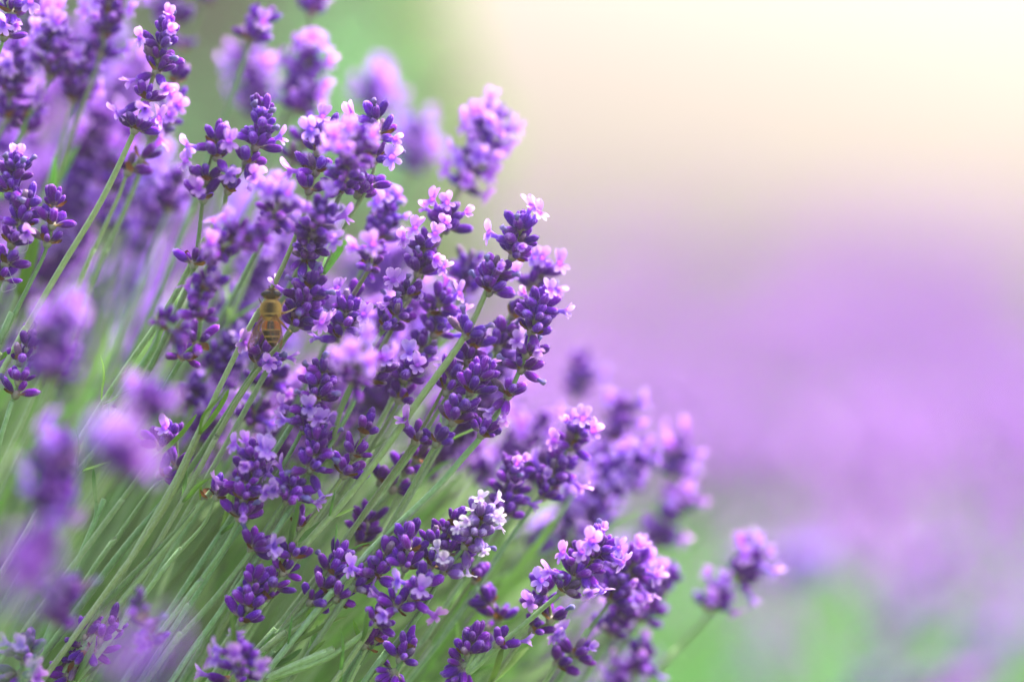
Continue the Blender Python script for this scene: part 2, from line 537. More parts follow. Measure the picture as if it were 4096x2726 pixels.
def stalk(label, dz, head, stem, fl=(), dry=(), auto=0.08, autodry=0.06, white=False, lean=0.0, group="lavender stalks of the near clump",
          rad=0.62, size=1.06, seed=None):
    """head: whorls (x, y, buds) from the tip down; stem: further pixels down to where it leaves the frame. lean: metres further
    away (+) per 1000 px going down the stem."""
    if lean == 0.0 and dz < -0.01 and not group.startswith('blurred foreground'):
        lean = 0.10                                            # soft heads nod forward out of the clump; their stems go back into it
    sid = len(STALKS) if seed is None else seed
    r_ = random.Random(1000 + sid)
    head = list(head)
    pts_px = [(h[0], h[1]) for h in head] + list(stem)
    x0, y0 = pts_px[0]
    run, acc = [], 0.0
    for i, (x, y) in enumerate(pts_px):
        if i:
            acc += math.hypot(x - pts_px[i - 1][0], y - pts_px[i - 1][1])
        run.append(acc)
    P3 = [at(x, y, dz + lean * a / 1000.0) for (x, y), a in zip(pts_px, run)]
    # on from the last visible point, bending down into the middle of the bush
    last, prev = P3[-1], P3[-2]
    d = (last - prev).normalized()
    zr = r_.uniform(0.16, 0.22)
    fall = max(0.05, last.z - zr)
    k = min(3.0, fall / max(0.35, -d.z))
    mid = last + d * k * 0.5 + Vector((0, 0.01, -0.004))
    root = Vector((mid.x + d.x * k * 0.28, mid.y + 0.03 + d.y * k * 0.3, zr))
    tip_ext = P3[0] + (P3[0] - P3[1]).normalized() * 1.2 * MM
    # thin the control points so that the curve stays smooth through dense heads
    ctrl = [tip_ext]
    for p in P3 + [mid, root]:
        if (p - ctrl[-1]).length > 5 * MM:
            ctrl.append(p)
    if len(ctrl) < 3:
        ctrl.insert(1, P3[0])
    path = catmull(ctrl, 6)
    seglen = np.concatenate([[0], np.cumsum(np.linalg.norm(np.diff(path, axis=0), axis=1))])
    rr = np.interp(seglen, [0, 0.012, 0.04, seglen[-1]], [0.30, 0.42 * rad / 0.62, rad, rad * 1.15]) * MM
    base = new_obj("lavender_stalk", None)
    base.empty_display_size = 0.005
    base.location = root
    ph_ = [r_.uniform(0, 6.28) for _ in range(4)]
    grow = np.clip(seglen / 0.05, 0, 1)[:, None]                # stems are never quite straight
    path = path + grow * np.stack([0.5 * np.sin(seglen * 70 + ph_[0]), 0.5 * np.sin(seglen * 55 + ph_[1]), 0.4 * np.sin(seglen * 90 + ph_[2])], -1) * MM
    V, F, K = tube(path - np.array(root), rr, 8)
    sm = mesh_np("stem", V, F, M['stem'], tip=K)
    new_obj("stem", sm, base)
    whorl_pts = []
    if r_.random() < 0.5:                                        # a pair of narrow leaves lower on the stem
        i_ = int(np.searchsorted(seglen, min(seglen[-1] * 0.8, run[len(head) - 1] * WIDTH / 4096 + r_.uniform(0.022, 0.075))))
        i_ = min(max(i_, 2), len(path) - 3)
        pl = Vector(path[i_])
        Tl = (Vector(path[i_ - 2]) - Vector(path[i_ + 2])).normalized()
        al = r_.uniform(0, 3.14)
        f1 = (RIGHT - Tl * RIGHT.dot(Tl)).normalized()
        f2 = Tl.cross(f1)
        for sg in (1, -1):
            ex = (f1 * math.cos(al) + f2 * math.sin(al)) * sg
            dl = (Tl * r_.uniform(0.75, 0.95) + ex * r_.uniform(0.25, 0.55)).normalized()
            mesh_ = r_.choice(STEM_LEAVES)
            if (pl + dl * 0.006 - at(1085, 1230)).length < 0.017:   # none where the hoverfly sits
                continue
            new_obj("leaf", mesh_, base, pl - root + ex * 0.4 * MM, frame_quat(dl, Tl.cross(ex)), r_.uniform(0.8, 1.15))
    buds = BUDS_PALE if white else BUDS
    flor = FLORETS_W if white else FLORETS
    # explicit florets go to the whorl nearest to them
    fl3 = [[] for _ in head]
    for (fx, fy) in fl:
        j = min(range(len(head)), key=lambda q: math.hypot(head[q][0] - fx, head[q][1] - fy))
        fl3[j].append((fx, fy, 'f'))
    for (fx, fy) in dry:
        j = min(range(len(head)), key=lambda q: math.hypot(head[q][0] - fx, head[q][1] - fy))
        fl3[j].append((fx, fy, 'd'))
    phase = r_.uniform(0, 6.28)
    for j, (hx, hy, nb) in enumerate(head):
        p = P3[j]
        T = tangent_at(path, p)
        w = new_obj("flower_whorl", NODE, base, p - root, frame_quat(T, RIGHT), size * (1.0 if j else 0.8))
        qi = w.rotation_quaternion.inverted()
        ws = size * (1.0 if j else 0.8)
        whorl_pts.append(w)
        e1 = (RIGHT - T * RIGHT.dot(T)).normalized()
        e2 = T.cross(e1)
        phase += 0.9
        placed = []

        def put(mesh, name, dirv, dist, xdir, sc):
            o = new_obj(name, mesh, w, (qi @ (dirv * dist)) / ws, qi @ frame_quat(dirv, xdir), sc / ws)
            return o
        for (fx, fy, kd) in fl3[j]:
            tgt = at(fx, fy, dz + lean * run[j] / 1000.0) - p
            off = tgt.length
            want = 7.2 * MM * size
            tow = math.sqrt(max(0.0, want * want - off * off)) if off < want else 0.0
            dirv = (tgt - FWD * tow * r_.uniform(0.35, 0.75)).normalized()
            stretch = max(0.85, min(1.35, off / want if off > want else 1.0))
            put(buds[3 if not white else 1], "bud", dirv, 1.3 * MM * size, T, size * stretch)
            upv = (WUP * 0.8 + T * 0.5 + Vector((r_.uniform(-.4, .4), 0, 0)))
            if kd == 'f':
                put(r_.choice(flor), "floret", dirv, (1.3 + 3.7 * stretch) * MM * size, upv, size * r_.uniform(0.85, 1.0))
            else:
                put(r_.choice(DRY), "withered_floret", dirv, (1.3 + 3.6 * stretch) * MM * size, upv, size)
            placed.append(dirv)
        nb = max(0, (nb if nb <= 1 else nb + 1 if nb < 7 else nb + 2) - len(placed))
        for b in range(nb):
            if nb <= 5 and j > 0:                                  # open whorl: two fans either side of the stem
                sgn = 1 if b % 2 == 0 else -1
                az = (0.0 if sgn > 0 else math.pi) + r_.uniform(-0.95, 0.95) + 0.35 * math.sin(phase)
                el = R(r_.uniform(18, 66))
                dist = r_.uniform(1.0, 1.7)
            else:
                az = phase + 2 * math.pi * b / max(1, nb) * (1 if nb <= 7 else 2) + r_.uniform(-0.3, 0.3)
                el = R(r_.uniform(8, 36) if b % 2 else r_.uniform(38, 62))
                dist = r_.uniform(1.3, 2.1) if b % 2 else r_.uniform(0.8, 1.6)
                if j == 0:
                    el = R(r_.uniform(38, 58) if b % 3 else r_.uniform(66, 84))
            for _try in range(5):
                dirv = (e1 * math.cos(az) + e2 * math.sin(az)) * math.cos(el) + T * math.sin(el)
                dirv = (dirv + WUP * 0.16).normalized()
                if all(dirv.angle(q) > 0.46 for q in placed):
                    break
                az += 0.55
                el += r_.uniform(-0.2, 0.2)
            placed.append(dirv)
            sc = size * r_.uniform(0.74, 1.16)
            if r_.random() < 0.16:
                sc *= 0.68
            old = r_.random() < 0.045 and not white
            put(r_.choice(BUDS_OLD if old else buds), "bud", dirv, dist * MM * size, T, sc)
            q = r_.random()
            up_ok = dirv.z > -0.2
            if q < auto and up_ok and sc > 0.75 * size:
                put(r_.choice(flor), "floret", dirv, (dist + 3.6 * sc / size) * MM * size, WUP + T * 0.5, size * r_.uniform(0.85, 1.05))
            elif q < auto + autodry and sc > 0.75 * size:
                put(r_.choice(DRY), "withered_floret", dirv, (dist + 3.5 * sc / size) * MM * size, T, size * r_.uniform(0.8, 1))
        # papery bracts under the whorl
        below = head[j + 1] if j + 1 < len(head) else None
        gap = 999 if below is None else math.hypot(below[0] - hx, below[1] - hy)
        nbr = 2 if gap > 60 else (1 if r_.random() < 0.35 else 0)
        for b in range(nbr):
            az = phase * 0.7 + math.pi * b + r_.uniform(-0.5, 0.5)
            dirv = (e1 * math.cos(az) + e2 * math.sin(az)) * 0.86 + T * r_.uniform(-0.05, 0.5)
            dirv.normalize()
            put(r_.choice(BRACTS), "bract", dirv, 0.5 * MM, T.cross(dirv), size * r_.uniform(0.75, 1.1))
    base["label"] = label
    base["category"] = "lavender"
    base["group"] = group
    STALKS.append(base)
    return base


# ------------------------------------------------------------------ ground
def tone_mat_ground():
    m, nt, out = nodes_of("garden_earth")
    L = nt.links.new
    tc = N(nt, "ShaderNodeTexCoord")
    n1 = N(nt, "ShaderNodeTexNoise")
    n1.inputs["Scale"].default_value = 1.3
    n1.inputs["Detail"].default_value = 8
    L(tc.outputs["Object"], n1.inputs["Vector"])
    r = ramp(nt, [(0.3, (0.05, 0.10, 0.03)), (0.5, (0.09, 0.15, 0.05)), (0.7, (0.14, 0.12, 0.07))])
    L(n1.outputs["Fac"], r.inputs[0])
    p = N(nt, "ShaderNodeBsdfPrincipled")
    p.inputs["Roughness"].default_value = 0.95
    L(r.outputs[0], p.inputs["Base Color"])
    n2 = N(nt, "ShaderNodeTexNoise")
    n2.inputs["Scale"].default_value = 40
    n2.inputs["Detail"].default_value = 6
    L(tc.outputs["Object"], n2.inputs["Vector"])
    b = N(nt, "ShaderNodeBump")
    b.inputs["Distance"].default_value = 0.03
    L(n2.outputs["Fac"], b.inputs["Height"])
    L(b.outputs[0], p.inputs["Normal"])
    L(p.outputs[0], out.inputs[0])
    return m


gx = np.concatenate([[-400, -150, -60], np.linspace(-20, 20, 41), [60, 150, 400]])
gy = np.concatenate([[-100, -20], np.linspace(-4, 40, 45), [80, 200, 420]])
GX, GY = np.meshgrid(gx, gy, indexing='ij')
GZ = 0.02 * np.sin(GX * 1.7) * np.cos(GY * 1.3) - 0.02
GV = np.stack([GX, GY, GZ], -1).reshape(-1, 3)
ny = len(gy)
ii, jj = np.meshgrid(np.arange(len(gx) - 1), np.arange(ny - 1), indexing='ij')
GF = np.stack([ii * ny + jj, (ii + 1) * ny + jj, (ii + 1) * ny + jj + 1, ii * ny + jj + 1], -1).reshape(-1, 4)
g = new_obj("ground", mesh_np("ground", GV, GF, tone_mat_ground()))
g["kind"] = "structure"


# ------------------------------------------------------------------ the rows of lavender behind, one mass far out of focus
def blade_batch(base, dirs, length, width, tones, curve=0.25):
    """Narrow bent blades: 4 cross-sections of two points; arrays in, verts and quads out."""
    n = len(base)
    side = np.cross(dirs, rng.normal(size=(n, 3)))
    side /= np.linalg.norm(side, axis=1)[:, None] + 1e-9
    bend = np.cross(dirs, side)
    V = np.zeros((n, 4, 2, 3))
    for k, (t, w) in enumerate(((0, 0.6), (0.35, 1.0), (0.7, 0.8), (1.0, 0.12))):
        c = base + dirs * (length * t)[:, None] + bend * (length * curve * t * t)[:, None]
        V[:, k, 0] = c - side * (width * w * 0.5)[:, None]
        V[:, k, 1] = c + side * (width * w * 0.5)[:, None]
    V = V.reshape(-1, 3)
    b = (np.arange(n) * 8)[:, None, None]
    q = np.array([[0, 1, 3, 2], [2, 3, 5, 4], [4, 5, 7, 6]])[None]
    F = (b + q).reshape(-1, 4)
    return V, F, np.repeat(tones, 8, axis=0)


def spike_batch(top, dirs, length, width, purple, lilac, frac):
    """Bumpy flower spikes: stacked six-sided rings pushed in and out."""
    n = len(top)
    seg, rings = 6, 6
    u = np.cross(dirs, np.array([0.2, 1.0, 0.1]))
    u /= np.linalg.norm(u, axis=1)[:, None] + 1e-9
    v = np.cross(dirs, u)
    V = np.zeros((n, rings, seg, 3))
    T = np.zeros((n, rings, seg, 3))
    prof = [0.35, 0.95, 0.62, 1.0, 0.85, 0.25]
    for i in range(rings):
        c = top - dirs * (length * (1 - i / (rings - 1)))[:, None]
        for s in range(seg):
            a = 2 * math.pi * (s + 0.5 * (i % 2)) / seg
            rr = width * 0.5 * prof[i] * rng.uniform(0.6, 1.45, n)
            V[:, i, s] = c + (u * math.cos(a) + v * math.sin(a)) * rr[:, None]
            pick = (rng.random(n) < frac)[:, None]
            T[:, i, s] = np.where(pick, lilac, purple) * rng.uniform(0.75, 1.2, n)[:, None]
    V = V.reshape(-1, 3)
    T = T.reshape(-1, 3)
    i, s = np.meshgrid(np.arange(rings - 1), np.arange(seg), indexing='ij')
    t = (s + 1) % seg
    q = np.stack([i * seg + s, i * seg + t, (i + 1) * seg + t, (i + 1) * seg + s], -1).reshape(-1, 4)
    F = ((np.arange(n) * rings * seg)[:, None, None] + q[None]).reshape(-1, 4)
    return V, F, T


class Batch:
    def __init__(self):
        self.V, self.F, self.T, self.n = [], [], [], 0

    def add(self, V, F, T):
        self.V.append(V)
        self.F.append(F + self.n)
        self.T.append(T)
        self.n += len(V)

    def build(self, name, mat, smooth=True):
        return mesh_np(name, np.concatenate(self.V), np.concatenate(self.F), mat, tone=np.concatenate(self.T), smooth=smooth)


PURPLE = np.array([0.31, 0.08, 0.50])
LILAC = np.array([0.71, 0.39, 0.90])
GREEN = np.array([0.20, 0.45, 0.14])

# bushes: (x, y, radius, top height, stalks, share of lilac)
BUSHES = []
ROW_Y = [2.3, 2.95, 3.7, 4.6, 5.7, 7.0, 8.6, 10.6, 13.2, 16.5, 21.0, 27.0, 35.0]
for ri, ry in enumerate(ROW_Y):
    half = 0.42 * ry + 1.0
    stepx = 0.48 if ry < 8 else (0.7 if ry < 16 else 1.3)
    x = -half
    while x < half:
        k = rng.uniform(-0.06, 0.06)
        top = 0.37 + rng.uniform(-0.08, 0.07)
        dens = int(min(420, 1000 / (ry ** 0.75)) * rng.uniform(0.35, 1.5))
        BUSHES.append((x + k, ry + rng.uniform(-0.08, 0.08) + 0.04 * x, 0.36 if ry < 8 else 0.5 if ry < 16 else 0.9, top, dens, rng.uniform(0.25, 1.0)))
        x += stepx * rng.uniform(0.85, 1.15)
# one low bush nearer on the right, its heads hanging into the lower corner
BUSHES.append((0.34, 1.45, 0.15, 0.37, 90, 0.8))
BUSHES.append((0.47, 1.95, 0.22, 0.41, 260, 0.8))
BUSHES.append((0.22, 2.05, 0.10, 0.34, 40, 0.4))

fb = Batch()
lb = Batch()
for (bx, by, br, bh, n, frac) in BUSHES:
    big = 1.0 if by < 5 else 1.4 if by < 10 else 2.2 if by < 20 else 4.0
    th = rng.uniform(0, 2 * math.pi, n)
    q = np.sqrt(rng.random(n))
    dirs = np.stack([np.cos(th) * q * 0.75, np.sin(th) * q * 0.75, np.ones(n)], -1)
    dirs /= np.linalg.norm(dirs, axis=1)[:, None]
    root = np.stack([bx + np.cos(th) * q * br * 0.35, by + np.sin(th) * q * br * 0.35, np.full(n, 0.08)], -1)
    ht = bh * (1 - (0.30 if by > 2.6 else 0.14) * q ** 2) * (rng.uniform(0.82, 1.06, n) if by > 2.6 else rng.uniform(0.86, 1.05, n))
    top = root + dirs * ((ht - 0.08) / dirs[:, 2])[:, None]
    V, F, T = spike_batch(top, dirs, rng.uniform(0.03, 0.055, n) * (1 + 0.2 * (big - 1)), rng.uniform(0.010, 0.015, n) * big, PURPLE, LILAC, frac)
    fb.add(V, F, T)
    L_ = np.linalg.norm(top - root, axis=1)
    tone = GREEN[None] * rng.uniform(0.7, 1.3, n)[:, None]
    V, F, T = blade_batch(root, dirs, L_ - 0.03, np.full(n, 0.0022 * big), tone, 0.02)
    lb.add(V, F, T)
    m = int(n * (1.2 if by > 2.6 else 2.5))
    th = rng.uniform(0, 2 * math.pi, m)
    q = np.sqrt(rng.random(m))
    base = np.stack([bx + np.cos(th) * q * br * 0.7, by + np.sin(th) * q * br * 0.7, rng.uniform(0.02, 0.6, m) * bh * (1 - 0.4 * q)], -1)
    dd = np.stack([np.cos(th) * 0.6, np.sin(th) * 0.6, rng.uniform(0.3, 1.2, m)], -1) + rng.normal(size=(m, 3)) * 0.25
    dd /= np.linalg.norm(dd, axis=1)[:, None]
    tone = np.array([0.16, 0.46, 0.11])[None] * rng.uniform(0.6, 1.4, m)[:, None]
    V, F, T = blade_batch(base, dd, rng.uniform(0.05, 0.10, m) * big ** 0.5, rng.uniform(0.005, 0.008, m) * big, tone, 0.2)
    lb.add(V, F, T)
o = new_obj("lavender_field", fb.build("lavender_field", M['mass']))
o["kind"] = "stuff"
o["label"] = "blurred purple mass of lavender flowers in rows far behind"
o["category"] = "lavender field"
o = new_obj("field_foliage", lb.build("field_foliage", M['leafmass']))
o["kind"] = "stuff"
o["label"] = "blurred green stems and leaves of the far lavender rows"
o["category"] = "foliage"

# grass between the rows
gb = Batch()
n = 16000
yy = 0.9 + 9 * rng.random(n) ** 1.6
xx = (rng.random(n) * 2 - 1) * (0.42 * yy + 0.6)
base = np.stack([xx, yy, np.zeros(n) - 0.01], -1)
dd = np.stack([rng.normal(size=n) * 0.35, rng.normal(size=n) * 0.35, np.ones(n)], -1)
dd /= np.linalg.norm(dd, axis=1)[:, None]
tone = np.array([0.15, 0.40, 0.09])[None] * rng.uniform(0.6, 1.4, n)[:, None]
V, F, T = blade_batch(base, dd, rng.uniform(0.08, 0.22, n), rng.uniform(0.004, 0.008, n), tone, 0.3)
gb.add(V, F, T)
o = new_obj("grass", gb.build("grass", M['leafmass']))
o["kind"] = "stuff"


# ------------------------------------------------------------------ trees beyond the field, upper left
def make_tree(x, y, h, spread, label, tonec, leaves=9000):
    root = new_obj("tree", None)
    root.location = (x, y, 0)
    r_ = np.random.default_rng(int(abs(x * 100) + y * 10))
    tb = Batch()
    path = np.array([[0, 0, -0.05], [0.03, 0, h * 0.2], [-0.04, 0.05, h * 0.45], [0.05, 0, h * 0.8]])
    path = catmull(path, 5)
    V, F, K = tube(path, np.linspace(0.11, 0.02, len(path)), 8, 0.0)
    tb.add(V, F, np.tile(np.array([0.12, 0.09, 0.06]), (len(V), 1)))
    clumps = []
    for k in range(26):
        a = r_.uniform(0, 6.28)
        zz = h * r_.uniform(0.12, 0.95)
        sp = spread * math.sin(math.pi * min(0.95, max(0.1, 0.25 + 0.7 * zz / h))) * r_.uniform(0.3, 1.0)
        c = np.array([math.cos(a) * sp, math.sin(a) * sp, zz])
        clumps.append(c)
        s = path[min(len(path) - 1, int(len(path) * zz / h * 0.8))]
        limb = catmull(np.array([s, (s + c) / 2 + np.array([0, 0, 0.1]), c]), 4)
        V, F, K = tube(limb, np.linspace(0.035, 0.008, len(limb)), 5, 0.0)
        tb.add(V, F, np.tile(np.array([0.11, 0.085, 0.055]), (len(V), 1)))
    new_obj("trunk", tb.build("trunk", M['leafmass']), root)
    C = np.array(clumps)
    which = r_.integers(0, len(C), leaves)
    p = C[which] + r_.normal(size=(leaves, 3)) * spread * 0.20
    p[:, 2] = np.clip(p[:, 2], 0.05, None)
    d = r_.normal(size=(leaves, 3))
    d /= np.linalg.norm(d, axis=1)[:, None]
    tone = tonec[None] * r_.uniform(0.6, 1.5, leaves)[:, None]
    cb = Batch()
    V, F, T = blade_batch(p, d, r_.uniform(0.04, 0.07, leaves), r_.uniform(0.02, 0.036, leaves), tone, 0.15)
    cb.add(V, F, T)
    new_obj("crown", cb.build("crown", M['leafmass']), root)
    root["label"] = label
    root["category"] = "tree"
    root["group"] = "blurred trees beyond the lavender"


G1 = np.array([0.11, 0.36, 0.12])
G_SUNLIT = np.array([0.22, 0.42, 0.07])  # leaf green yellowed to paint in sun shining through a tree's edge
make_tree(-1.02, 3.2, 1.3, 0.42, "blurred dark green tree at the far upper left corner", G1)
make_tree(-0.46, 3.0, 1.35, 0.28, "blurred dark green tree behind the tall upper spikes", G1)
make_tree(-0.175, 3.4, 1.05, 0.10, "blurred tree edge at the bright sky, sun painted yellow green into its leaves", G_SUNLIT, 4000)


# ------------------------------------------------------------------ the near clump: every stalk that can be told apart
S = stalk
# --- sharp, upper left
S("tall upright spike with pink topmost florets, sharp against the green, upper left", 0.0,
  D(655, 150, 625, 290, 8) + [(580, 405, 7), (537, 522, 7)], [(500, 590), (400, 800), (250, 1060), (60, 1400), (-20, 1540)],
  fl=[(672, 105), (690, 140), (545, 325), (665, 345), (595, 440), (520, 440), (615, 490), (590, 170)], dry=[(700, 240)], auto=0.0, rad=0.68)
S("soft spike with pale pink florets just behind the tall upright spike", 0.022,
  [(705, 330, 4), (690, 420, 5), (672, 490, 5), (605, 545, 4)], [(540, 740), (430, 1000), (300, 1300)], fl=[(700, 400), (715, 430), (690, 480), (660, 500)])
S("thin stalk with two separate buds beside the tall spike's stem", 0.014, [(560, 640, 3), (512, 690, 3)], [(470, 800), (380, 1000), (240, 1330)])
S("blurred dark spike on a bright green stem at the top edge", 0.032, D(440, 20, 425, 110, 8) + [(412, 150, 6), (402, 225, 5)],
  [(390, 260), (300, 520), (200, 800), (90, 1120)], fl=[(500, 55), (410, 95), (490, 210)], auto=0.15)
S("blurred small violet spike behind the tall spike's pink tip", 0.06, D(690, 20, 690, 110, 7) + [(715, 200, 5)], [(660, 320), (580, 560), (480, 860)], auto=0.3)
S("blurred thick pale green stem with a spike cut by the top edge", 0.07, [(830, -40, 8), (815, 5, 7)], [(790, 60), (690, 360), (590, 680), (480, 1000)], rad=0.95)
S("blurred dark rounded spike at the upper left above a pale stem", 0.03, D(230, 130, 200, 310, 8), [(175, 380), (110, 480), (20, 700), (-60, 900)], fl=[(190, 130), (245, 115)], auto=0.1)
S("blurred dark spike leaning on its rounded neighbour, upper left", 0.036, D(325, 260, 290, 410, 8), [(265, 470), (230, 620), (120, 900), (0, 1180)], auto=0.12)
S("short spike in the top left corner with one pale floret", 0.004, [(40, 15, 7), (45, 55, 7), (15, 150, 6)], [(-60, 330), (-160, 560)], fl=[(105, 20), (40, 95), (75, 100)], auto=0.0)
S("blurred pale flowering spike at the left edge under the corner", 0.03, D(60, 230, 40, 380, 8) + [(25, 480, 6)], [(-60, 650), (-180, 900)], fl=[(100, 200), (60, 250), (110, 290), (30, 220), (120, 390), (10, 400)], auto=0.25)
S("blurred low whorl with lilac florets at the left edge", 0.034, [(110, 470, 5), (95, 530, 5)], [(60, 600), (-30, 800), (-120, 1000)], fl=[(165, 460), (50, 470)])
S("large violet spike cut by the left edge with blue withered tips", 0.0, D(60, 690, 45, 770, 8) + D(105, 830, 80, 900, 7) + [(45, 980, 7), (20, 1060, 7), (-5, 1120, 6)],
  [(-40, 1220), (-160, 1500)], fl=[(120, 930), (30, 880)], dry=[(50, 655), (100, 660), (85, 790)], auto=0.02)
S("small sharp spike of separate dark buds near the left edge", 0.0, [(218, 835, 5), (208, 905, 5), (188, 975, 5)], [(172, 1025), (110, 1150), (0, 1370), (-60, 1500)], auto=0.0, autodry=0.0)
S("blurred bud spike alone in the violet haze, upper left middle", 0.045, [(690, 750, 7), (688, 800, 6), (672, 840, 5)], [(640, 920), (560, 1130), (450, 1400)], auto=0.0)
S("faint blurred bud spike low in the violet haze", 0.07, [(600, 880, 6), (590, 930, 5)], [(540, 1060), (420, 1360)], auto=0.0)
S("faint blurred bud spike beside the tall spike's stem", 0.055, [(450, 690, 6), (440, 750, 6), (455, 850, 5)], [(420, 980), (330, 1220)], auto=0.05)
S("very blurred grey violet spike above the corner flowers", 0.09, D(150, 30, 120, 150, 7), [(60, 320), (-60, 600)], auto=0.2)

# --- upper middle
S("sharp upright spike with withered blue tips, upper middle", 0.0, D(1050, 480, 1020, 590, 8) + [(985, 655, 7), (912, 765, 6)],
  [(890, 850), (790, 1000), (658, 1235), (510, 1465), (306, 1793), (100, 2130)], fl=[(1010, 730), (965, 545), (1020, 690)], dry=[(1035, 440), (1080, 460), (1105, 520)], auto=0.02, rad=0.66)
S("sharp shorter spike with pale florets standing against the taller one", -0.003, [(865, 585, 6), (868, 630, 7), (822, 725, 6), (812, 800, 5), (775, 1060, 5)],
  [(745, 1120), (690, 1270), (610, 1440), (500, 1650), (280, 1940), (120, 2220)], fl=[(810, 590), (905, 580), (915, 690), (812, 780), (780, 680)], auto=0.0)
S("blurred pale bud cluster on a stem that rises past it to the top edge", 0.035, [(1048, -30, 6), (1035, 95, 3), (1010, 140, 7), (1000, 165, 6)],
  [(985, 210), (950, 320), (880, 530), (760, 860), (640, 1150)], auto=0.05, rad=0.75)
S("heavily blurred pink and purple spike behind the pale stem", 0.085, D(1010, 230, 1020, 470, 8), [(985, 560), (880, 850), (760, 1100)], fl=[(930, 250), (980, 220), (1050, 270), (1000, 290), (920, 370), (1080, 370), (950, 300)], auto=0.3)
S("blurred magenta spike with white tips and a thick pale stem", 0.05, D(1235, 250, 1190, 450, 8), [(1150, 500), (1060, 700), (930, 1020), (800, 1300)], fl=[(1215, 215), (1290, 255), (1280, 350), (1130, 400), (1240, 380)], auto=0.12, rad=0.9)
S("blurred spike hanging at the top edge above the magenta one", 0.055, [(1260, -20, 7), (1250, 30, 7), (1245, 60, 6)], [(1235, 130), (1190, 330), (1110, 560)], auto=0.15, rad=0.85)
S("heavily blurred lone pink flower head against the pale background", 0.115, D(1510, 350, 1480, 450, 8), [(1420, 600), (1300, 850)], fl=[(1450, 340), (1540, 340), (1500, 320), (1560, 400)], auto=0.5)
S("very blurred pink head behind the flowering pair, upper middle", 0.11, D(1670, 540, 1640, 680, 8), [(1560, 850), (1400, 1100)], fl=[(1640, 540), (1700, 580)], auto=0.45)
S("sharp spike with three pink florets on its crown", 0.0, [(1290, 560, 7), (1270, 610, 6), (1262, 690, 6), (1235, 765, 6)],
  [(1215, 850), (1130, 1060), (1030, 1270), (880, 1560)], fl=[(1295, 500), (1270, 545), (1345, 520), (1215, 690), (1330, 545)], dry=[], auto=0.03)
S("soft foreground spike crowned with pale lilac florets, upper middle", -0.022, D(1420, 570, 1370, 760, 8), [(1340, 830), (1280, 950), (1180, 1150), (1040, 1420)],
  fl=[(1370, 560), (1410, 590), (1460, 560), (1390, 610), (1330, 600)], auto=0.08)
S("sharp spike with a tall withered tip and pink side florets", 0.004, [(1505, 490, 6), (1520, 545, 6), (1500, 640, 6), (1470, 750, 6), (1430, 780, 5)], [(1380, 900), (1260, 1150), (1120, 1400)],
  fl=[(1450, 480), (1565, 560), (1550, 640), (1430, 530)], dry=[(1505, 435), (1455, 730)], auto=0.03)
S("blurred bud cluster between the pink crowned spike and the green", 0.03, [(1235, 540, 7), (1215, 580, 7), (1170, 650, 6)], [(1140, 740), (1050, 960)], auto=0.0)
S("bright pink flowering spike fading into the light, top of the clump", 0.042, D(1955, 500, 1890, 690, 8) + [(1850, 750, 6)], [(1810, 830), (1740, 960), (1600, 1200)],
  fl=[(1880, 480), (1930, 470), (1985, 530), (2005, 590), (1850, 660), (1910, 640), (1900, 570), (1940, 700), (1800, 700), (1830, 600), (1960, 500), (1860, 740), (1930, 780), (1960, 640)], auto=0.5)
S("soft spike with three white starry florets below the bright pink one", 0.012, [(1790, 880, 6), (1785, 920, 6)], [(1740, 1010), (1640, 1200), (1500, 1450)], fl=[(1750, 830), (1790, 850), (1785, 910), (1850, 860), (1730, 850)], auto=0.0)
S("sharp spike with tall pink florets above dense dark buds", 0.006, D(1700, 1000, 1670, 1095, 8) + [(1622, 1185, 7), (1585, 1270, 7), (1535, 1310, 6)], [(1505, 1365), (1420, 1520), (1300, 1740), (1150, 2000)],
  fl=[(1680, 955), (1735, 1030), (1640, 970), (1730, 960), (1590, 1140), (1760, 1070), (1565, 1210)], auto=0.02)
S("blurred spike with one white crown floret, middle of the clump", 0.022, D(1535, 870, 1500, 960, 8), [(1465, 1050), (1400, 1180), (1280, 1420)], fl=[(1545, 815), (1600, 870), (1520, 830)], auto=0.05)

# --- right side of the clump
S("topmost sharp spike with a white floret waving above it", 0.0, D(2080, 930, 2050, 1030, 9) + D(1975, 1100, 1955, 1170, 8) + [(1862, 1345, 8)],
  [(1831, 1400), (1665, 1620), (1500, 1844), (1350, 2030), (1210, 2190), (1060, 2400), (900, 2640)], fl=[(2115, 850), (2140, 870), (1990, 1085), (1980, 945), (2080, 990)],
  dry=[(2070, 880), (2025, 920), (1960, 1065), (2045, 1100), (1858, 1240), (1955, 1300)], auto=0.0, rad=0.78)
S("sharp spike with pale pink florets fanned on its crown, right side", 0.0, D(2150, 1240, 2125, 1330, 9) + D(2105, 1420, 2085, 1480, 8) + [(2030, 1585, 7), (1925, 1740, 7)],
  [(1860, 1815), (1755, 1936), (1640, 2050), (1500, 2180), (1330, 2370), (1150, 2590)],
  fl=[(2110, 1195), (2185, 1185), (2245, 1245), (2080, 1380), (2140, 1375), (1985, 1620), (2020, 1650)], dry=[(2020, 1440), (2140, 1510)], auto=0.0, rad=0.7)
S("soft spike with white florets behind the two sharp right hand spikes", 0.02, [(2160, 1105, 6), (2125, 1150, 7)], [(2060, 1230), (1960, 1420), (1800, 1680)], fl=[(2165, 1055), (2200, 1080), (2080, 1110), (2220, 1150), (2140, 1050)], auto=0.0)
S("soft dark bud spike under the topmost spike", 0.03, D(1870, 1070, 1850, 1170, 7), [(1800, 1270), (1700, 1450)], auto=0.02)
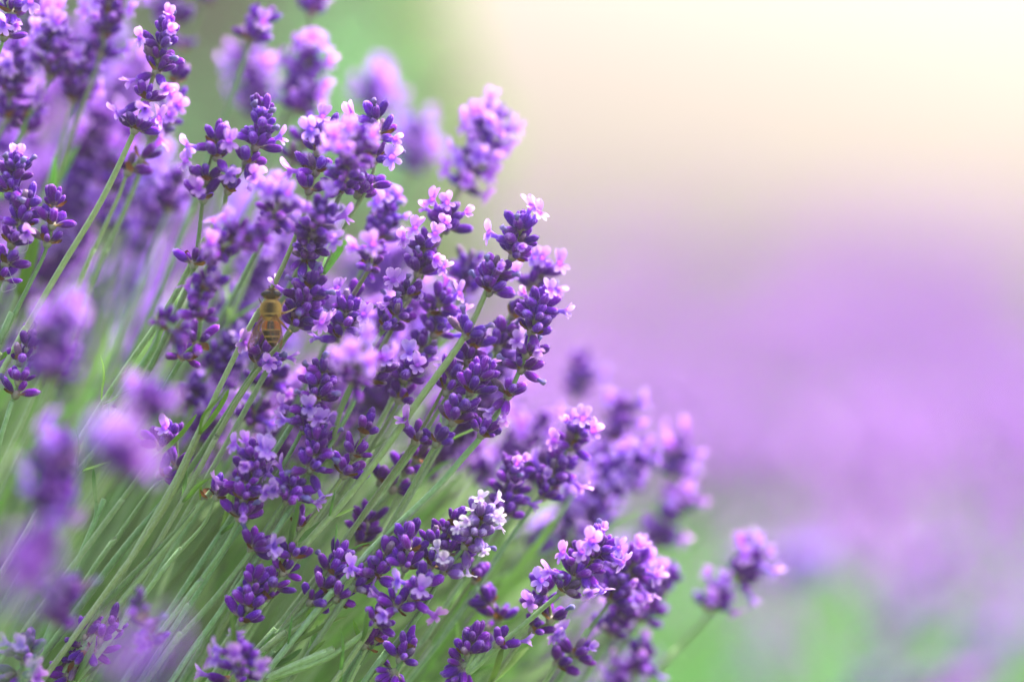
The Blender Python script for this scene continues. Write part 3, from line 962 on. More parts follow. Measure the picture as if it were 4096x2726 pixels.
S("dark bud spike ringed by pink florets, behind the thick green stem", 0.012, [(1755, 1220, 7), (1725, 1260, 6), (1735, 1340, 6), (1690, 1400, 6)], [(1650, 1470), (1560, 1610), (1430, 1830)], fl=[(1810, 1190), (1700, 1180), (1830, 1240), (1760, 1280)], auto=0.05)
S("small spike of dark buds on a thin bent stem, right of the thick stem", 0.012, [(2050, 1270, 4), (2010, 1340, 6), (1990, 1390, 6)], [(1960, 1480), (1900, 1580), (1760, 1800)], auto=0.0)
S("dark bud cluster touching the thick green stem, right middle", 0.007, [(1895, 1395, 7), (1870, 1450, 7)], [(1840, 1500), (1775, 1604), (1660, 1790), (1500, 2010), (1350, 2200)], fl=[(1940, 1430), (1805, 1460)], auto=0.05)
S("sharp spike of long dark buds with no open floret, right middle", 0.0, [(1905, 1525, 7), (1880, 1570, 7), (1830, 1650, 7), (1810, 1690, 5), (1745, 1775, 6)], [(1735, 1810), (1640, 1960), (1540, 2130), (1400, 2360), (1230, 2620)], auto=0.0, autodry=0.0)
S("dark bud whorl on a straight green stem in the middle", 0.003, [(1795, 1525, 5), (1785, 1570, 6), (1660, 1765, 6)], [(1640, 1800), (1500, 2000), (1320, 2250), (1130, 2500)], auto=0.0, fl=[(1630, 1690)])
S("pink flowered dark spike in the middle behind the thick stem", 0.009, [(1635, 1490, 8), (1615, 1520, 8), (1595, 1600, 6)], [(1570, 1650), (1500, 1770), (1360, 1990), (1160, 2280)], fl=[(1590, 1440), (1640, 1430), (1660, 1470), (1560, 1470)], auto=0.02)
S("scattered dark buds on a thin stalk behind the crossing stems", 0.014, [(1660, 1840, 4), (1620, 1890, 5), (1570, 1960, 4), (1520, 1930, 3)], [(1470, 2060), (1360, 2220), (1180, 2480)], auto=0.0)
S("soft dark spike with a pink top floret, right of the long stem", 0.016, D(2050, 1900, 2010, 2060, 8), [(1960, 2150), (1850, 2330), (1700, 2560)], fl=[(2085, 1850), (2120, 2010), (2060, 1870)], auto=0.04)
S("soft leaning spike with a white crown in front of the blurred heads", 0.017, [(2310, 1740, 8), (2285, 1790, 8)] + D(2230, 1870, 2170, 1990, 8), [(2143, 2015), (2010, 2196), (1900, 2350), (1740, 2580)], fl=[(2320, 1700), (2340, 1730), (2240, 1770), (2280, 1700), (2300, 1930)], auto=0.06)
S("blurred head at the clump's right edge under the pale spike", 0.08, D(2320, 1480, 2300, 1580, 8), [(2260, 1700), (2150, 1950)], auto=0.14)
S("blurred leaning head with lilac sides, right edge of the clump", 0.065, D(2480, 1660, 2455, 1760, 8) + D(2430, 1830, 2400, 1890, 7), [(2350, 2000), (2220, 2250)], fl=[(2450, 1620), (2520, 1680), (2540, 1790)], auto=0.12)
S("blurred outermost head of the group, lilac top over dark buds", 0.075, D(2710, 1800, 2680, 1900, 8), [(2640, 1990), (2500, 2230)], fl=[(2680, 1780), (2760, 1810)], auto=0.12)
S("blurred round lilac head low on the group's right side", 0.08, D(2740, 1960, 2700, 2060, 8), [(2640, 2160), (2500, 2380)], fl=[(2740, 1960), (2790, 2010), (2700, 1960)], auto=0.16)
S("blurred dark head in the middle of the right hand group", 0.07, D(2560, 1840, 2500, 1960, 8), [(2440, 2060), (2300, 2300)], auto=0.1)
S("blurred violet head at the foot of the right hand group", 0.075, D(2660, 2090, 2620, 2180, 8), [(2560, 2280), (2420, 2500)], fl=[(2700, 2150), (2600, 2100)], auto=0.12)
S("blurred head with two broad lilac florets, centre right", 0.05, D(2370, 2010, 2310, 2130, 8) + [(2270, 2200, 6)], [(2210, 2290), (2080, 2480)], fl=[(2320, 1990), (2400, 2040), (2240, 2030), (2330, 2100)], auto=0.2)
S("blurred violet head behind the leaning white crowned spike", 0.06, D(2400, 1900, 2360, 1980, 8), [(2300, 2080), (2180, 2290)], auto=0.12)
S("soft lilac and dark spike close behind the lilac flowered one", 0.02, D(2530, 2260, 2440, 2400, 8), [(2400, 2450), (2320, 2570), (2220, 2740)], fl=[(2540, 2220), (2490, 2230), (2580, 2280), (2430, 2240), (2560, 2350)], auto=0.08)
S("blurred violet spike at the right foot of the clump", 0.045, D(2650, 2330, 2560, 2480, 8), [(2500, 2580), (2400, 2750)], fl=[(2640, 2290), (2600, 2260)], auto=0.1)
S("blurred dark spike with an orange core under the lilac one", 0.034, D(2510, 2440, 2440, 2540, 8), [(2390, 2620), (2300, 2760)], auto=0.12)
S("small soft whorl with two tall pink florets near the bottom edge", 0.014, [(2290, 2620, 6), (2225, 2655, 6)], [(2180, 2730), (2120, 2820)], fl=[(2255, 2540), (2340, 2590), (2230, 2550)], auto=0.0)
S("blurred lilac head cut by the bottom edge, right of the clump", 0.045, D(2560, 2640, 2520, 2740, 8), [(2470, 2820)], fl=[(2480, 2650), (2560, 2620), (2640, 2700)], auto=0.14)
S("lone blurred stalk with two separate flower heads, far right", 0.055, D(2985, 2240, 2950, 2310, 9) + D(2860, 2390, 2840, 2440, 8), [(2815, 2490), (2660, 2640), (2520, 2790)], fl=[(2960, 2180), (3010, 2190), (3050, 2210), (3060, 2270), (2830, 2310), (2900, 2420), (2880, 2340), (2990, 2370)], auto=0.1)
S("lilac flowered sharp spike leaning far to the right, low", 0.0, D(2385, 2200, 2330, 2280, 9) + [(2295, 2310, 7), (2245, 2365, 8), (1990, 2580, 7)],
  [(1923, 2640), (1840, 2720), (1780, 2790)], fl=[(2405, 2135), (2330, 2210), (2455, 2185), (2465, 2235), (2270, 2225), (2345, 2330), (2235, 2290), (2395, 2345), (2110, 2560), (2370, 2170)], auto=0.0, rad=0.7)
S("dark bud spike half hidden behind the leaning spike's stem", 0.008, [(2180, 2380, 6), (2160, 2430, 7), (2200, 2480, 5), (2130, 2520, 5)], [(2060, 2600), (1960, 2740)], fl=[(2170, 2340), (2135, 2390)], dry=[(2265, 2430)], auto=0.0)
S("soft bud spike between the leaning stem and its whorl", 0.018, [(1965, 2420, 6), (1990, 2480, 7), (1940, 2520, 6)], [(1890, 2600), (1800, 2740)], auto=0.0)
S("sharp spike of upright buds cut by the bottom edge, left of the leaning stem", 0.0, D(1885, 2580, 1845, 2700, 8), [(1815, 2770), (1780, 2840)], auto=0.0)
S("soft little whorl of buds on a bare green stem", 0.016, [(1895, 2325, 6)], [(1880, 2370), (1650, 2640), (1560, 2750)], auto=0.0)
S("near white flowered spike, the only one with white florets", 0.0, D(1925, 2080, 1900, 2140, 8) + [(1860, 2185, 7), (1775, 2285, 6)],
  [(1760, 2310), (1668, 2461), (1500, 2685), (1420, 2790)], fl=[(1922, 2005), (1880, 2075), (1965, 2065), (1990, 2070), (1930, 2185), (1750, 2190), (1870, 2275), (1840, 2110)], white=True, auto=0.06, rad=0.72)
S("dense dark bud cluster beside the white flowered spike", 0.002, [(1800, 2100, 6), (1785, 2140, 7), (1745, 2185, 7), (1790, 2215, 5), (1720, 2265, 5)], [(1690, 2293), (1630, 2350), (1480, 2560), (1380, 2700)], auto=0.0)
S("dense dark bud cluster with a pointed top, second from the white spike", -0.002, [(1635, 2165, 7), (1640, 2210, 8), (1620, 2270, 8)], [(1600, 2310), (1560, 2390), (1450, 2560), (1330, 2740)], auto=0.0)
S("sharp spike with lilac florets crossing the pale stem, bottom middle", -0.003, [(1690, 2345, 6), (1645, 2395, 7), (1585, 2430, 7), (1500, 2495, 7)],
  [(1450, 2530), (1312, 2625), (1057, 2722), (900, 2790)], fl=[(1612, 2320), (1665, 2370), (1555, 2440), (1720, 2440), (1510, 2380), (1490, 2350)], auto=0.0, rad=0.78)
S("sharp dense purple spike with one side floret, bottom middle", 0.0, [(1545, 2225, 8), (1520, 2270, 8), (1500, 2305, 7), (1420, 2350, 6), (1345, 2395, 5)], [(1320, 2410), (1190, 2510), (1050, 2600), (900, 2720)], fl=[(1450, 2280)], auto=0.02)
S("sharp spike of dark buds with two low side whorls, bottom middle", 0.002, [(1345, 2255, 6), (1325, 2300, 7), (1290, 2365, 5), (1242, 2410, 6)], [(1225, 2430), (1140, 2500), (1030, 2600), (930, 2720)], auto=0.0)
S("small soft bud spike alone between green stems, middle", 0.012, [(1465, 2100, 6), (1450, 2140, 5), (1435, 2185, 4)], [(1425, 2210), (1340, 2340), (1200, 2540)], auto=0.0)
S("tiny whorl with a green leaf pair near the bottom edge", 0.0, [(1500, 2560, 3), (1460, 2585, 4)], [(1458, 2600), (1399, 2712), (1360, 2790)], auto=0.0)
S("sharp bud spike cut by the bottom edge, under the lilac flowered one", 0.0, [(1620, 2600, 6), (1600, 2640, 7), (1580, 2685, 8), (1560, 2730, 7)], [(1530, 2790)], auto=0.0)

# --- centre
S("dense dark head that the hoverfly holds on to", 0.0, D(1240, 1160, 1180, 1310, 10, 40), [(1144, 1350), (1085, 1420), (980, 1560), (860, 1760), (720, 2010)], fl=[(1280, 1265), (1270, 1290), (1105, 1150)], dry=[(1170, 1115), (1265, 1085), (1310, 1170), (1205, 1250)], auto=0.0)
S("flowering head under the hoverfly, florets open", 0.004, [(1050, 1425, 8), (1030, 1460, 8)], [(1011, 1487), (868, 1706), (700, 1956), (500, 2200), (275, 2480), (120, 2680)],
  fl=[(1005, 1385), (1075, 1440), (1170, 1430)], dry=[(1130, 1420)], auto=0.02, rad=0.8)
S("dark spike running from soft tip to sharp lowest whorl, left of the hoverfly", -0.018, [(830, 1150, 6), (805, 1190, 7), (800, 1270, 7), (785, 1370, 6), (730, 1430, 6)], [(714, 1458), (640, 1580), (520, 1760), (340, 2030)], auto=0.03, autodry=0.0, lean=0.05)
S("soft violet whorl crossing the long stem, left of the hoverfly", -0.03, [(700, 1330, 4), (650, 1290, 4)], [(600, 1420), (430, 1660), (250, 1900)], fl=[], auto=0.0, rad=0.9)
S("soft foreground cluster with a bright star floret, left of centre", -0.03, [(1010, 940, 7), (950, 960, 8), (880, 1000, 8), (850, 1040, 7)], [(810, 1110), (700, 1310), (520, 1600)], fl=[(865, 985), (920, 900), (870, 920)], auto=0.03)
S("soft lilac topped spike above the star floret cluster", -0.018, D(1115, 810, 1085, 900, 8), [(1060, 950), (960, 1130), (820, 1370)], fl=[(1075, 770), (1120, 760), (1150, 790), (1100, 790), (1180, 830)], auto=0.05)
S("soft spike behind the green stem, centre top", -0.014, D(1270, 870, 1220, 1030, 8), [(1180, 1090), (1090, 1250), (950, 1480)], fl=[(1260, 860), (1310, 940), (1200, 930), (1300, 960)], auto=0.1)
S("soft spike with lilac tops on a bare green stem, centre", -0.012, [(1490, 1020, 6), (1475, 1075, 6), (1400, 1210, 5)], [(1385, 1290), (1320, 1420), (1200, 1620)], fl=[(1495, 995), (1440, 1000)], auto=0.0, rad=0.7)
S("sharp spike of dark buds with pink side florets right of the hoverfly", 0.004, [(1385, 1260, 7), (1375, 1310, 7), (1365, 1360, 6)], [(1330, 1430), (1240, 1580), (1100, 1800)], fl=[(1365, 1195), (1440, 1330), (1275, 1350), (1440, 1260)], auto=0.0)
S("soft foreground spike with a white crown right of centre", -0.035, [(1440, 1420, 6), (1430, 1470, 8), (1410, 1530, 8)], [(1380, 1600), (1320, 1780), (1200, 2020)], fl=[(1430, 1415), (1470, 1440), (1380, 1430)], auto=0.25)
S("sharp small whorl with a pink floret on a ridged stem, centre", 0.0, [(1510, 1490, 6), (1475, 1525, 7)], [(1455, 1545), (1384, 1670), (1290, 1830), (1140, 2060), (960, 2330)], fl=[(1535, 1455), (1490, 1440)], auto=0.0)
S("sharp central spike with withered tips and small open florets", 0.0, D(1290, 1500, 1265, 1600, 9) + D(1240, 1650, 1215, 1720, 7), [(1195, 1755), (1134, 1860), (1020, 2030), (890, 2200), (740, 2440), (620, 2640)],
  fl=[(1245, 1635), (1150, 1625), (1185, 1680), (1320, 1650)], dry=[(1255, 1475), (1300, 1450), (1325, 1565), (1205, 1565)], auto=0.0)
S("sharp long spike with florets at several levels, centre", -0.002, D(1265, 1780, 1240, 1880, 9) + [(1165, 1965, 9), (1145, 2005, 8), (1005, 2195, 7)], [(975, 2240), (850, 2400), (700, 2580), (580, 2740)],
  fl=[(1275, 1700), (1320, 1705), (1125, 1955), (1085, 1900), (1270, 2010), (1280, 1960), (1120, 1860), (1085, 2180)], dry=[(1180, 1880), (1210, 1980), (1320, 1815), (985, 2110)], auto=0.0, rad=0.7)
S("sharp spike crowned by five large lilac florets, left of centre", -0.003, [(1020, 1850, 8), (1005, 1900, 8), (985, 1945, 8), (975, 2000, 8), (955, 2070, 8)], [(930, 2120), (890, 2190), (780, 2340), (600, 2590)],
  fl=[(1000, 1785), (1050, 1800), (1005, 1855), (980, 2025), (890, 1930), (1065, 1810), (1055, 1960), (960, 1790)], auto=0.0)
S("side cluster of dark buds at the foot of the crowned spike", -0.001, [(865, 1990, 6)], [(860, 2040), (820, 2090), (700, 2230), (520, 2450)], auto=0.0, autodry=0.0)
S("single dark bud with a green leaflet on a bare stem", 0.0, [(818, 1990, 1)], [(800, 2015), (700, 2130), (400, 2440), (200, 2680)], auto=0.0, autodry=0.0, rad=0.75)
S("sparse sharp spike of three bud whorls against pale green, centre", 0.0, [(1452, 1735, 8), (1415, 1825, 5), (1375, 1900, 6)], [(1340, 1940), (1260, 2060), (1130, 2240), (960, 2480)], auto=0.0, autodry=0.0)
S("zigzag spike of small bud whorls beside the pale stem, lower centre", 0.0, [(1195, 2110, 6), (1170, 2230, 6), (1130, 2290, 5), (1085, 2350, 5), (1060, 2395, 3)], [(985, 2513), (890, 2660), (840, 2760)], fl=[(1140, 2210)], auto=0.0, autodry=0.0)
S("sharp upright bud spike standing among bare green stems, lower left of centre", -0.002, [(1010, 2345, 5), (1005, 2390, 7), (995, 2430, 6), (965, 2485, 6)], [(950, 2520), (900, 2620), (840, 2740)], auto=0.0, autodry=0.0)
S("soft cluster behind the flowering head under the hoverfly", 0.022, [(1090, 1520, 7), (1060, 1560, 7), (1010, 1660, 6), (1000, 1700, 6)], [(960, 1770), (860, 1940), (700, 2180)], fl=[(970, 1620), (1060, 1680), (1140, 1560)], auto=0.05)

# --- lower left
S("sharp spike at the left edge half hidden by a blurred flower", 0.0, [(110, 1400, 6), (80, 1450, 6), (75, 1530, 5), (62, 1580, 4)], [(50, 1610), (20, 1700), (-30, 1850)], auto=0.0)
S("pink floret and loose buds showing through the stems, lower left", 0.006, [(690, 1770, 4), (640, 1790, 5), (700, 1870, 3), (640, 1900, 4)], [(600, 1960), (450, 2180), (280, 2430)], fl=[(680, 1730), (590, 1770)], auto=0.0)
S("sharp bud spike near the bottom left corner", 0.0, [(338, 2545, 5), (345, 2590, 7), (310, 2640, 7), (280, 2700, 7)], [(250, 2760)], auto=0.0, autodry=0.0)
S("stalk with grey faded buds beside the bottom left bud spike", 0.0, [(440, 2510, 3), (405, 2560, 4), (385, 2610, 3)], [(340, 2680), (280, 2770)], auto=0.0, autodry=0.0)
S("pinkish flowering spike in the bottom left corner", -0.008, D(110, 2610, 70, 2730, 8), [(40, 2800)], fl=[(60, 2570), (110, 2580), (150, 2640), (30, 2600), (140, 2690)], auto=0.05)
S("soft lilac cluster with white florets at the bottom edge, left", -0.018, D(970, 2630, 930, 2730, 8), [(900, 2800)], fl=[(880, 2590), (900, 2640), (960, 2610), (1010, 2640), (800, 2690)], auto=0.15)
S("thin violet blurred sprig above the bottom edge, left", -0.03, [(560, 2440, 3), (590, 2500, 3), (610, 2570, 3)], [(570, 2650), (480, 2780)], fl=[(580, 2520), (600, 2560)], auto=0.0)

# --- out of focus in front of the sharp plane
FG = "blurred foreground stalks at the left"
S("large blurred lilac and purple flower near the left edge", -0.072, D(240, 1300, 190, 1520, 8, 40), [(150, 1640), (20, 1860), (-120, 2100)], fl=[(200, 1270), (270, 1260), (320, 1290), (210, 1440)], auto=0.04, group=FG)
S("blurred round purple head alone among the stems, lower left", -0.065, D(590, 1600, 560, 1680, 9, 40), [(520, 1760), (400, 1950), (240, 2190)], fl=[(560, 1560), (670, 1600)], auto=0.05, group=FG)
S("blurred tall violet spike standing in the lower left", -0.068, D(235, 1800, 190, 2100, 8), [(160, 2200), (60, 2380), (-60, 2600)], fl=[(230, 1780), (170, 1950), (270, 2060)], auto=0.03, group=FG)
S("very blurred violet glow of a flower in the lower left", -0.115, D(500, 1790, 450, 1900, 9), [(400, 2020), (260, 2260), (100, 2520)], fl=[(440, 1720)], auto=0.08, group=FG)
S("very blurred violet flower head low at the left edge", -0.10, D(150, 2200, 110, 2330, 8), [(60, 2430), (-60, 2640)], auto=0.06, group=FG)
S("blurred purple head above the bottom left bud spike", -0.05, D(260, 2380, 220, 2500, 7), [(180, 2580), (80, 2760)], auto=0.1, group=FG)
S("faintest violet veil of a flower at the left edge, nearest the lens", -0.20, D(60, 2330, 20, 2420, 8), [(-40, 2540), (-150, 2740)], auto=0.1, group=FG)
S("faint violet veil of a flower at the bottom left, close to the lens", -0.18, D(560, 2600, 520, 2700, 8), [(470, 2800)], auto=0.1, group=FG)


# ------------------------------------------------------------------ further stalks of the same clump, packed behind, all soft
def mesh_arrays(me):
    n = len(me.vertices)
    v = np.empty(n * 3, dtype=np.float32)
    me.vertices.foreach_get("co", v)
    t = np.empty(n, dtype=np.float32)
    me.attributes["tip"].data.foreach_get("value", t)
    return v.reshape(-1, 3), [tuple(p.vertices) for p in me.polygons], t


BUD_LOW = [mesh_arrays(bud_mesh("bud_low", 4.2 * MM, 2.4 * MM, 50 + i, None, seg=7, rings=5, hairs=0)) for i in range(2)]
FLO_LOW = [mesh_arrays(floret_mesh("floret_low", 60 + i, None, 1.0, 1.0, detail=False)) for i in range(2)]


def spike_variant(seed, share):
    """A whole flower spike as one mesh, tip at the origin, running down -Z."""
    r_ = random.Random(seed)
    V, F, T, MI = [], [], [], []
    z = 0.0
    for ring in range(r_.randint(6, 9)):
        nb = 9 if ring else 6
        ph = r_.uniform(0, 6)
        for b in range(nb):
            az = ph + 2 * math.pi * b / nb
            el = R(r_.uniform(25, 60)) if ring else R(r_.uniform(50, 80))
            d = Vector((math.cos(az) * math.cos(el), math.sin(az) * math.cos(el), math.sin(el)))
            q = frame_quat(d, WUP)
            parts = [(r_.choice(BUD_LOW), r_.uniform(1.0, 2.2) * MM, 0)]
            if r_.random() < share:
                parts.append((r_.choice(FLO_LOW), 5.2 * MM, 1))
            for (v, f, t), dist, mi in parts:
                o = len(V)
                mat = np.array(q.to_matrix())
                w = v @ mat.T + np.array(d) * dist + np.array([0, 0, z])
                V.extend(w)
                F.extend(tuple(i + o for i in p) for p in f)
                T.extend(t)
                MI.extend([mi] * len(f))
        z -= (3.0 if ring < 4 else r_.choice((2.8, 5.5, 8.0))) * MM
    me = mesh_np("flower_spike", V, F, M['bud'], tip=T)
    me.materials.append(M['petal'])
    me.polygons.foreach_set("material_index", np.array(MI, dtype=np.int32))
    return me


def stem_variant(seed):
    r_ = random.Random(seed)
    b = r_.uniform(-0.02, 0.02)
    path = catmull(np.array([[0, 0, 0.001], [b * 0.2, 0, -0.08], [b, 0.004, -0.2], [b * 2.2, 0.0, -0.36]]), 6)
    V, F, K = tube(path, np.linspace(0.45, 0.8, len(path)) * MM, 6)
    return mesh_np("stem", V, F, M['stem'], tip=K)


SPIKES = [spike_variant(100 + i, s) for i, s in enumerate((0.1, 0.25, 0.4, 0.5, 0.3))]
STEMS = [stem_variant(200 + i) for i in range(4)]


def lean_dir(x, y, r_):
    """How the clump's stalks lean: steep at the left, flatter towards the lower right (a direction towards the tip)."""
    a = R(66 - 24 * min(1.1, max(0, (x + 0.45 * y) / 3300)) + r_.uniform(-6, 6))
    return (RIGHT * math.cos(a) + UP * math.sin(a) + FWD * r_.uniform(-0.15, 0.1)).normalized()


def fill(n, zone, dzr, label, group, seed):
    r_ = random.Random(seed)
    k = 0
    while k < n:
        x = r_.uniform(zone[0], zone[2])
        y = r_.uniform(zone[1], zone[3])
        if (x > 900 and y < 700 + 0.50 * (x - 900)) or (x > 640 and y < 640):          # keep the open background above the clump clear
            k += 0.2
            continue
        dz = r_.uniform(*dzr)
        p = at(x, y, dz)
        d = lean_dir(x, y, r_)
        e = new_obj("lavender_stalk", None, None, p - d * 0.36, frame_quat(d, RIGHT))
        e.empty_display_size = 0.005
        sp = new_obj("flower_spike", r_.choice(SPIKES), e, (0, 0, 0.36), Quaternion((0, 0, 1), r_.uniform(0, 6)), r_.uniform(0.9, 1.15))
        sp["kind"] = "stuff"
        new_obj("stem", r_.choice(STEMS), e, (0, 0, 0.36), Quaternion((0, 0, 1), r_.uniform(0, 6)))
        e["label"] = label
        e["category"] = "lavender"
        e["group"] = group
        k += 1


fill(55, (-200, 450, 1050, 1500), (0.06, 0.28), "blurred stalk lost in the violet haze behind the left hand stems", "stalks in the violet haze at the left", 1)
fill(30, (-200, 100, 640, 700), (0.05, 0.22), "blurred stalk behind the tall spikes of the upper left", "stalks behind the upper left spikes", 2)
fill(42, (850, 750, 2000, 1750), (0.03, 0.14), "blurred stalk packed behind the sharp spikes of the clump's middle", "stalks behind the clump's middle", 3)
fill(20, (1850, 1450, 2550, 2700), (0.05, 0.16), "blurred stalk packed behind the clump's right side", "stalks behind the clump's right side", 4)
fill(10, (300, 1500, 1500, 2300), (0.10, 0.25), "blurred short stalk deep between the green stems", "stalks deep between the green stems", 5)
fill(12, (3000, 1750, 4200, 2750), (0.30, 0.75), "heavily blurred lavender head floating in the open background at the lower right", "scattered heads in the lower right background", 6)

# bare stems and leaves of the bush under the flowers
nb_ = Batch()
n = 4200
lx = rng.uniform(-500, 1900, n)
ly = 1350 + 1700 * np.sqrt(rng.random(n))
keep = ly > 1250 + 0.55 * np.clip(lx, 0, 1900)
lx, ly = lx[keep], ly[keep]
n = len(lx)
ld = rng.uniform(0.04, 0.36, n)
B = np.zeros((n, 3))
Dv = np.zeros((n, 3))
r_ = random.Random(5)
for i in range(n):
    B[i] = at(lx[i], ly[i], ld[i])
    Dv[i] = lean_dir(lx[i], ly[i], r_) + Vector((r_.gauss(0, 0.16), r_.gauss(0, 0.16), r_.gauss(0, 0.16)))
Dv /= np.linalg.norm(Dv, axis=1)[:, None]
tone = np.where((rng.random(n) < 0.35)[:, None], np.array([0.20, 0.44, 0.09]), np.array([0.29, 0.43, 0.21])) * rng.uniform(0.7, 1.35, n)[:, None]
V, F, T = blade_batch(B, Dv, rng.uniform(0.02, 0.065, n), rng.uniform(0.0014, 0.0034, n), tone, 0.12)
nb_.add(V, F, T)
n = 1500                                                   # the bush's leafy base, below the frame
th = rng.uniform(0, 6.28, n)
B = np.stack([rng.uniform(-0.55, 0.15, n), 0.62 + rng.normal(size=n) * 0.16, rng.uniform(0.0, 0.30, n)], -1)
Dv = np.stack([0.4 + rng.normal(size=n) * 0.4, rng.normal(size=n) * 0.4, np.ones(n)], -1)
Dv /= np.linalg.norm(Dv, axis=1)[:, None]
V, F, T = blade_batch(B, Dv, rng.uniform(0.04, 0.09, n), rng.uniform(0.003, 0.005, n), np.array([0.18, 0.36, 0.11])[None] * rng.uniform(0.7, 1.4, n)[:, None], 0.15)
nb_.add(V, F, T)
n = 1600                                                   # the next bush along, low and green, at the lower right
B = np.stack([rng.uniform(-0.02, 0.42, n), rng.uniform(0.85, 1.5, n), rng.uniform(0.0, 0.30, n)], -1)
Dv = np.stack([rng.normal(size=n) * 0.4, rng.normal(size=n) * 0.4, np.ones(n)], -1)
Dv /= np.linalg.norm(Dv, axis=1)[:, None]
V, F, T = blade_batch(B, Dv, rng.uniform(0.04, 0.09, n), rng.uniform(0.003, 0.005, n), np.array([0.15, 0.42, 0.11])[None] * rng.uniform(0.7, 1.4, n)[:, None], 0.15)
nb_.add(V, F, T)
o = new_obj("lavender_foliage", nb_.build("lavender_foliage", M['leafmass']))
o["kind"] = "stuff"
o["label"] = "soft green stems and narrow leaves filling the bush below the flowers"
o["category"] = "foliage"


# ------------------------------------------------------------------ leafy shoots that can be told apart
def leaf_mesh(pts, width, mat, fold=0.35, seed=0):
    """A narrow folded leaf along 3D points, with thickness."""
    path = catmull([tuple(p) for p in pts], 5)
    n = len(path)
    tan = np.gradient(path, axis=0)
    tan /= np.linalg.norm(tan, axis=1)[:, None]
    to_cam = -np.array(FWD)
    side = np.cross(tan, to_cam)
    side /= np.linalg.norm(side, axis=1)[:, None]
    nrm = np.cross(side, tan)
    V, T = [], []
    for i in range(n):
        t = i / (n - 1)
        w = width * 0.5 * (0.35 + 0.65 * math.sin(math.pi * (0.15 + 0.72 * t))) * math.sqrt(max(0.02, 1 - max(0, (t - 0.75) / 0.255) ** 2))
        for s, b in ((-1, fold), (-0.5, fold * 0.3), (0, -0.1), (0.5, fold * 0.3), (1, fold)):
            V.append(path[i] + side[i] * w * s + nrm[i] * w * b)
            T.append(min(1, 0.25 + 0.5 * abs(s) + 0.2 * t))
        for s, b in ((0.7, fold * 0.2), (0, -0.45), (-0.7, fold * 0.2)):
            V.append(path[i] + side[i] * w * s + nrm[i] * (w * b - 0.0001))
            T.append(0.2)
    k = 8
    F = []
    for i in range(n - 1):
        for j in range(k):
            F.append((i * k + j, i * k + (j + 1) % k, (i + 1) * k + (j + 1) % k, (i + 1) * k + j))
    F.append(tuple(range(k))[::-1])
    F.append(tuple((n - 1) * k + j for j in range(k)))
    return mesh_np("leaf", V, F, mat, tip=T)


def shoot(label, dz, stem, leaves, mat='leaf_bright', rad=0.6):
    """stem: pixels from the top down; leaves: (pixel list from base to tip, width mm)."""
    P3 = [at(x, y, dz) for x, y in stem]
    d = (P3[-1] - P3[-2]).normalized()
    root = P3[-1] + d * 0.16
    root.z = max(root.z, 0.15)
    e = new_obj("lavender_shoot", None, None, root)
    path = catmull([tuple(p) for p in P3 + [root]], 6)
    V, F, K = tube(path - np.array(root), np.linspace(0.8, 1.2, len(path)) * rad * MM, 8)
    new_obj("stem", mesh_np("stem", V, F, M['stem'], tip=K), e)
    for px, w in leaves:
        pts = [at(x, y, dz + (q[0] if q else 0)) - root for x, y, *q in px]
        new_obj("leaf", leaf_mesh(pts, w * MM, M[mat]), e)
    e["label"] = label
    e["category"] = "lavender shoot"
    e["group"] = "leafy shoots without flowers"


shoot("bare shoot tipped with a bright green leaf pair, left of centre", -0.002, [(797, 1735), (700, 1955), (560, 2180), (350, 2470)],
      [([(797, 1735), (850, 1670), (895, 1600), (915, 1556)], 1.25), ([(797, 1735, 0), (815, 1660, -0.006), (880, 1590, -0.016), (910, 1545, -0.022)], 0.9)])
shoot("bare shoot with one long folded green leaf, left", -0.004, [(640, 1810), (600, 1850), (480, 2010), (330, 2210)],
      [([(612, 1835), (690, 1770), (745, 1710), (787, 1655)], 1.2)])
shoot("short upright grey green leaf among the lower left stems", 0.0, [(385, 2010), (380, 2080), (330, 2200)], [([(385, 2010), (378, 1940), (374, 1872)], 1.1)], 'leaf')
shoot("small green leaflet pair near the bottom edge", 0.0, [(1458, 2598), (1440, 2640), (1380, 2760)], [([(1456, 2596), (1440, 2550), (1412, 2475)], 1.3), ([(1456, 2596), (1480, 2570), (1510, 2545)], 1.0)])
shoot("green leaf lying across the stems at the bottom", 0.002, [(1060, 2660), (1020, 2690), (960, 2760)], [([(1060, 2660), (1110, 2620), (1150, 2580)], 1.8), ([(1050, 2670), (1140, 2640), (1208, 2592)], 1.6)], 'leaf')
shoot("bright green blurred blade at the left edge", 0.03, [(80, 1180), (40, 1300), (-40, 1500)], [([(80, 1180), (120, 1040), (150, 920)], 4.0)])
shoot("green leaflet standing beside the single dark bud", 0.0, [(806, 2008), (790, 2030), (700, 2140)], [([(806, 2005), (803, 1970), (801, 1930)], 0.9)])
shoot("yellow green leaf tip at the left edge", 0.002, [(-10, 1440), (-40, 1480), (-120, 1600)], [([(-12, 1440), (10, 1425), (36, 1404)], 1.4)])

# fine silk caught on the left spike
se = new_obj("silk_thread", None, None, at(60, 1100, -0.002))
for pts in ([(112, 955), (113, 985), (100, 1008), (60, 1010)], [(35, 1080), (50, 1120), (63, 1148), (12, 1166), (8, 1140)]):
    path = catmull([tuple(at(x, y, -0.002) - at(60, 1100, -0.002)) for x, y in pts], 8)
    V, F, K = tube(path, np.full(len(path), 0.035 * MM), 5)
    new_obj("strand", mesh_np("strand", V, F, M['petal_white'], tip=np.ones(len(V))), se)
se["label"] = "fine pale silk thread looping from the large spike at the left edge"
se["category"] = "silk thread"


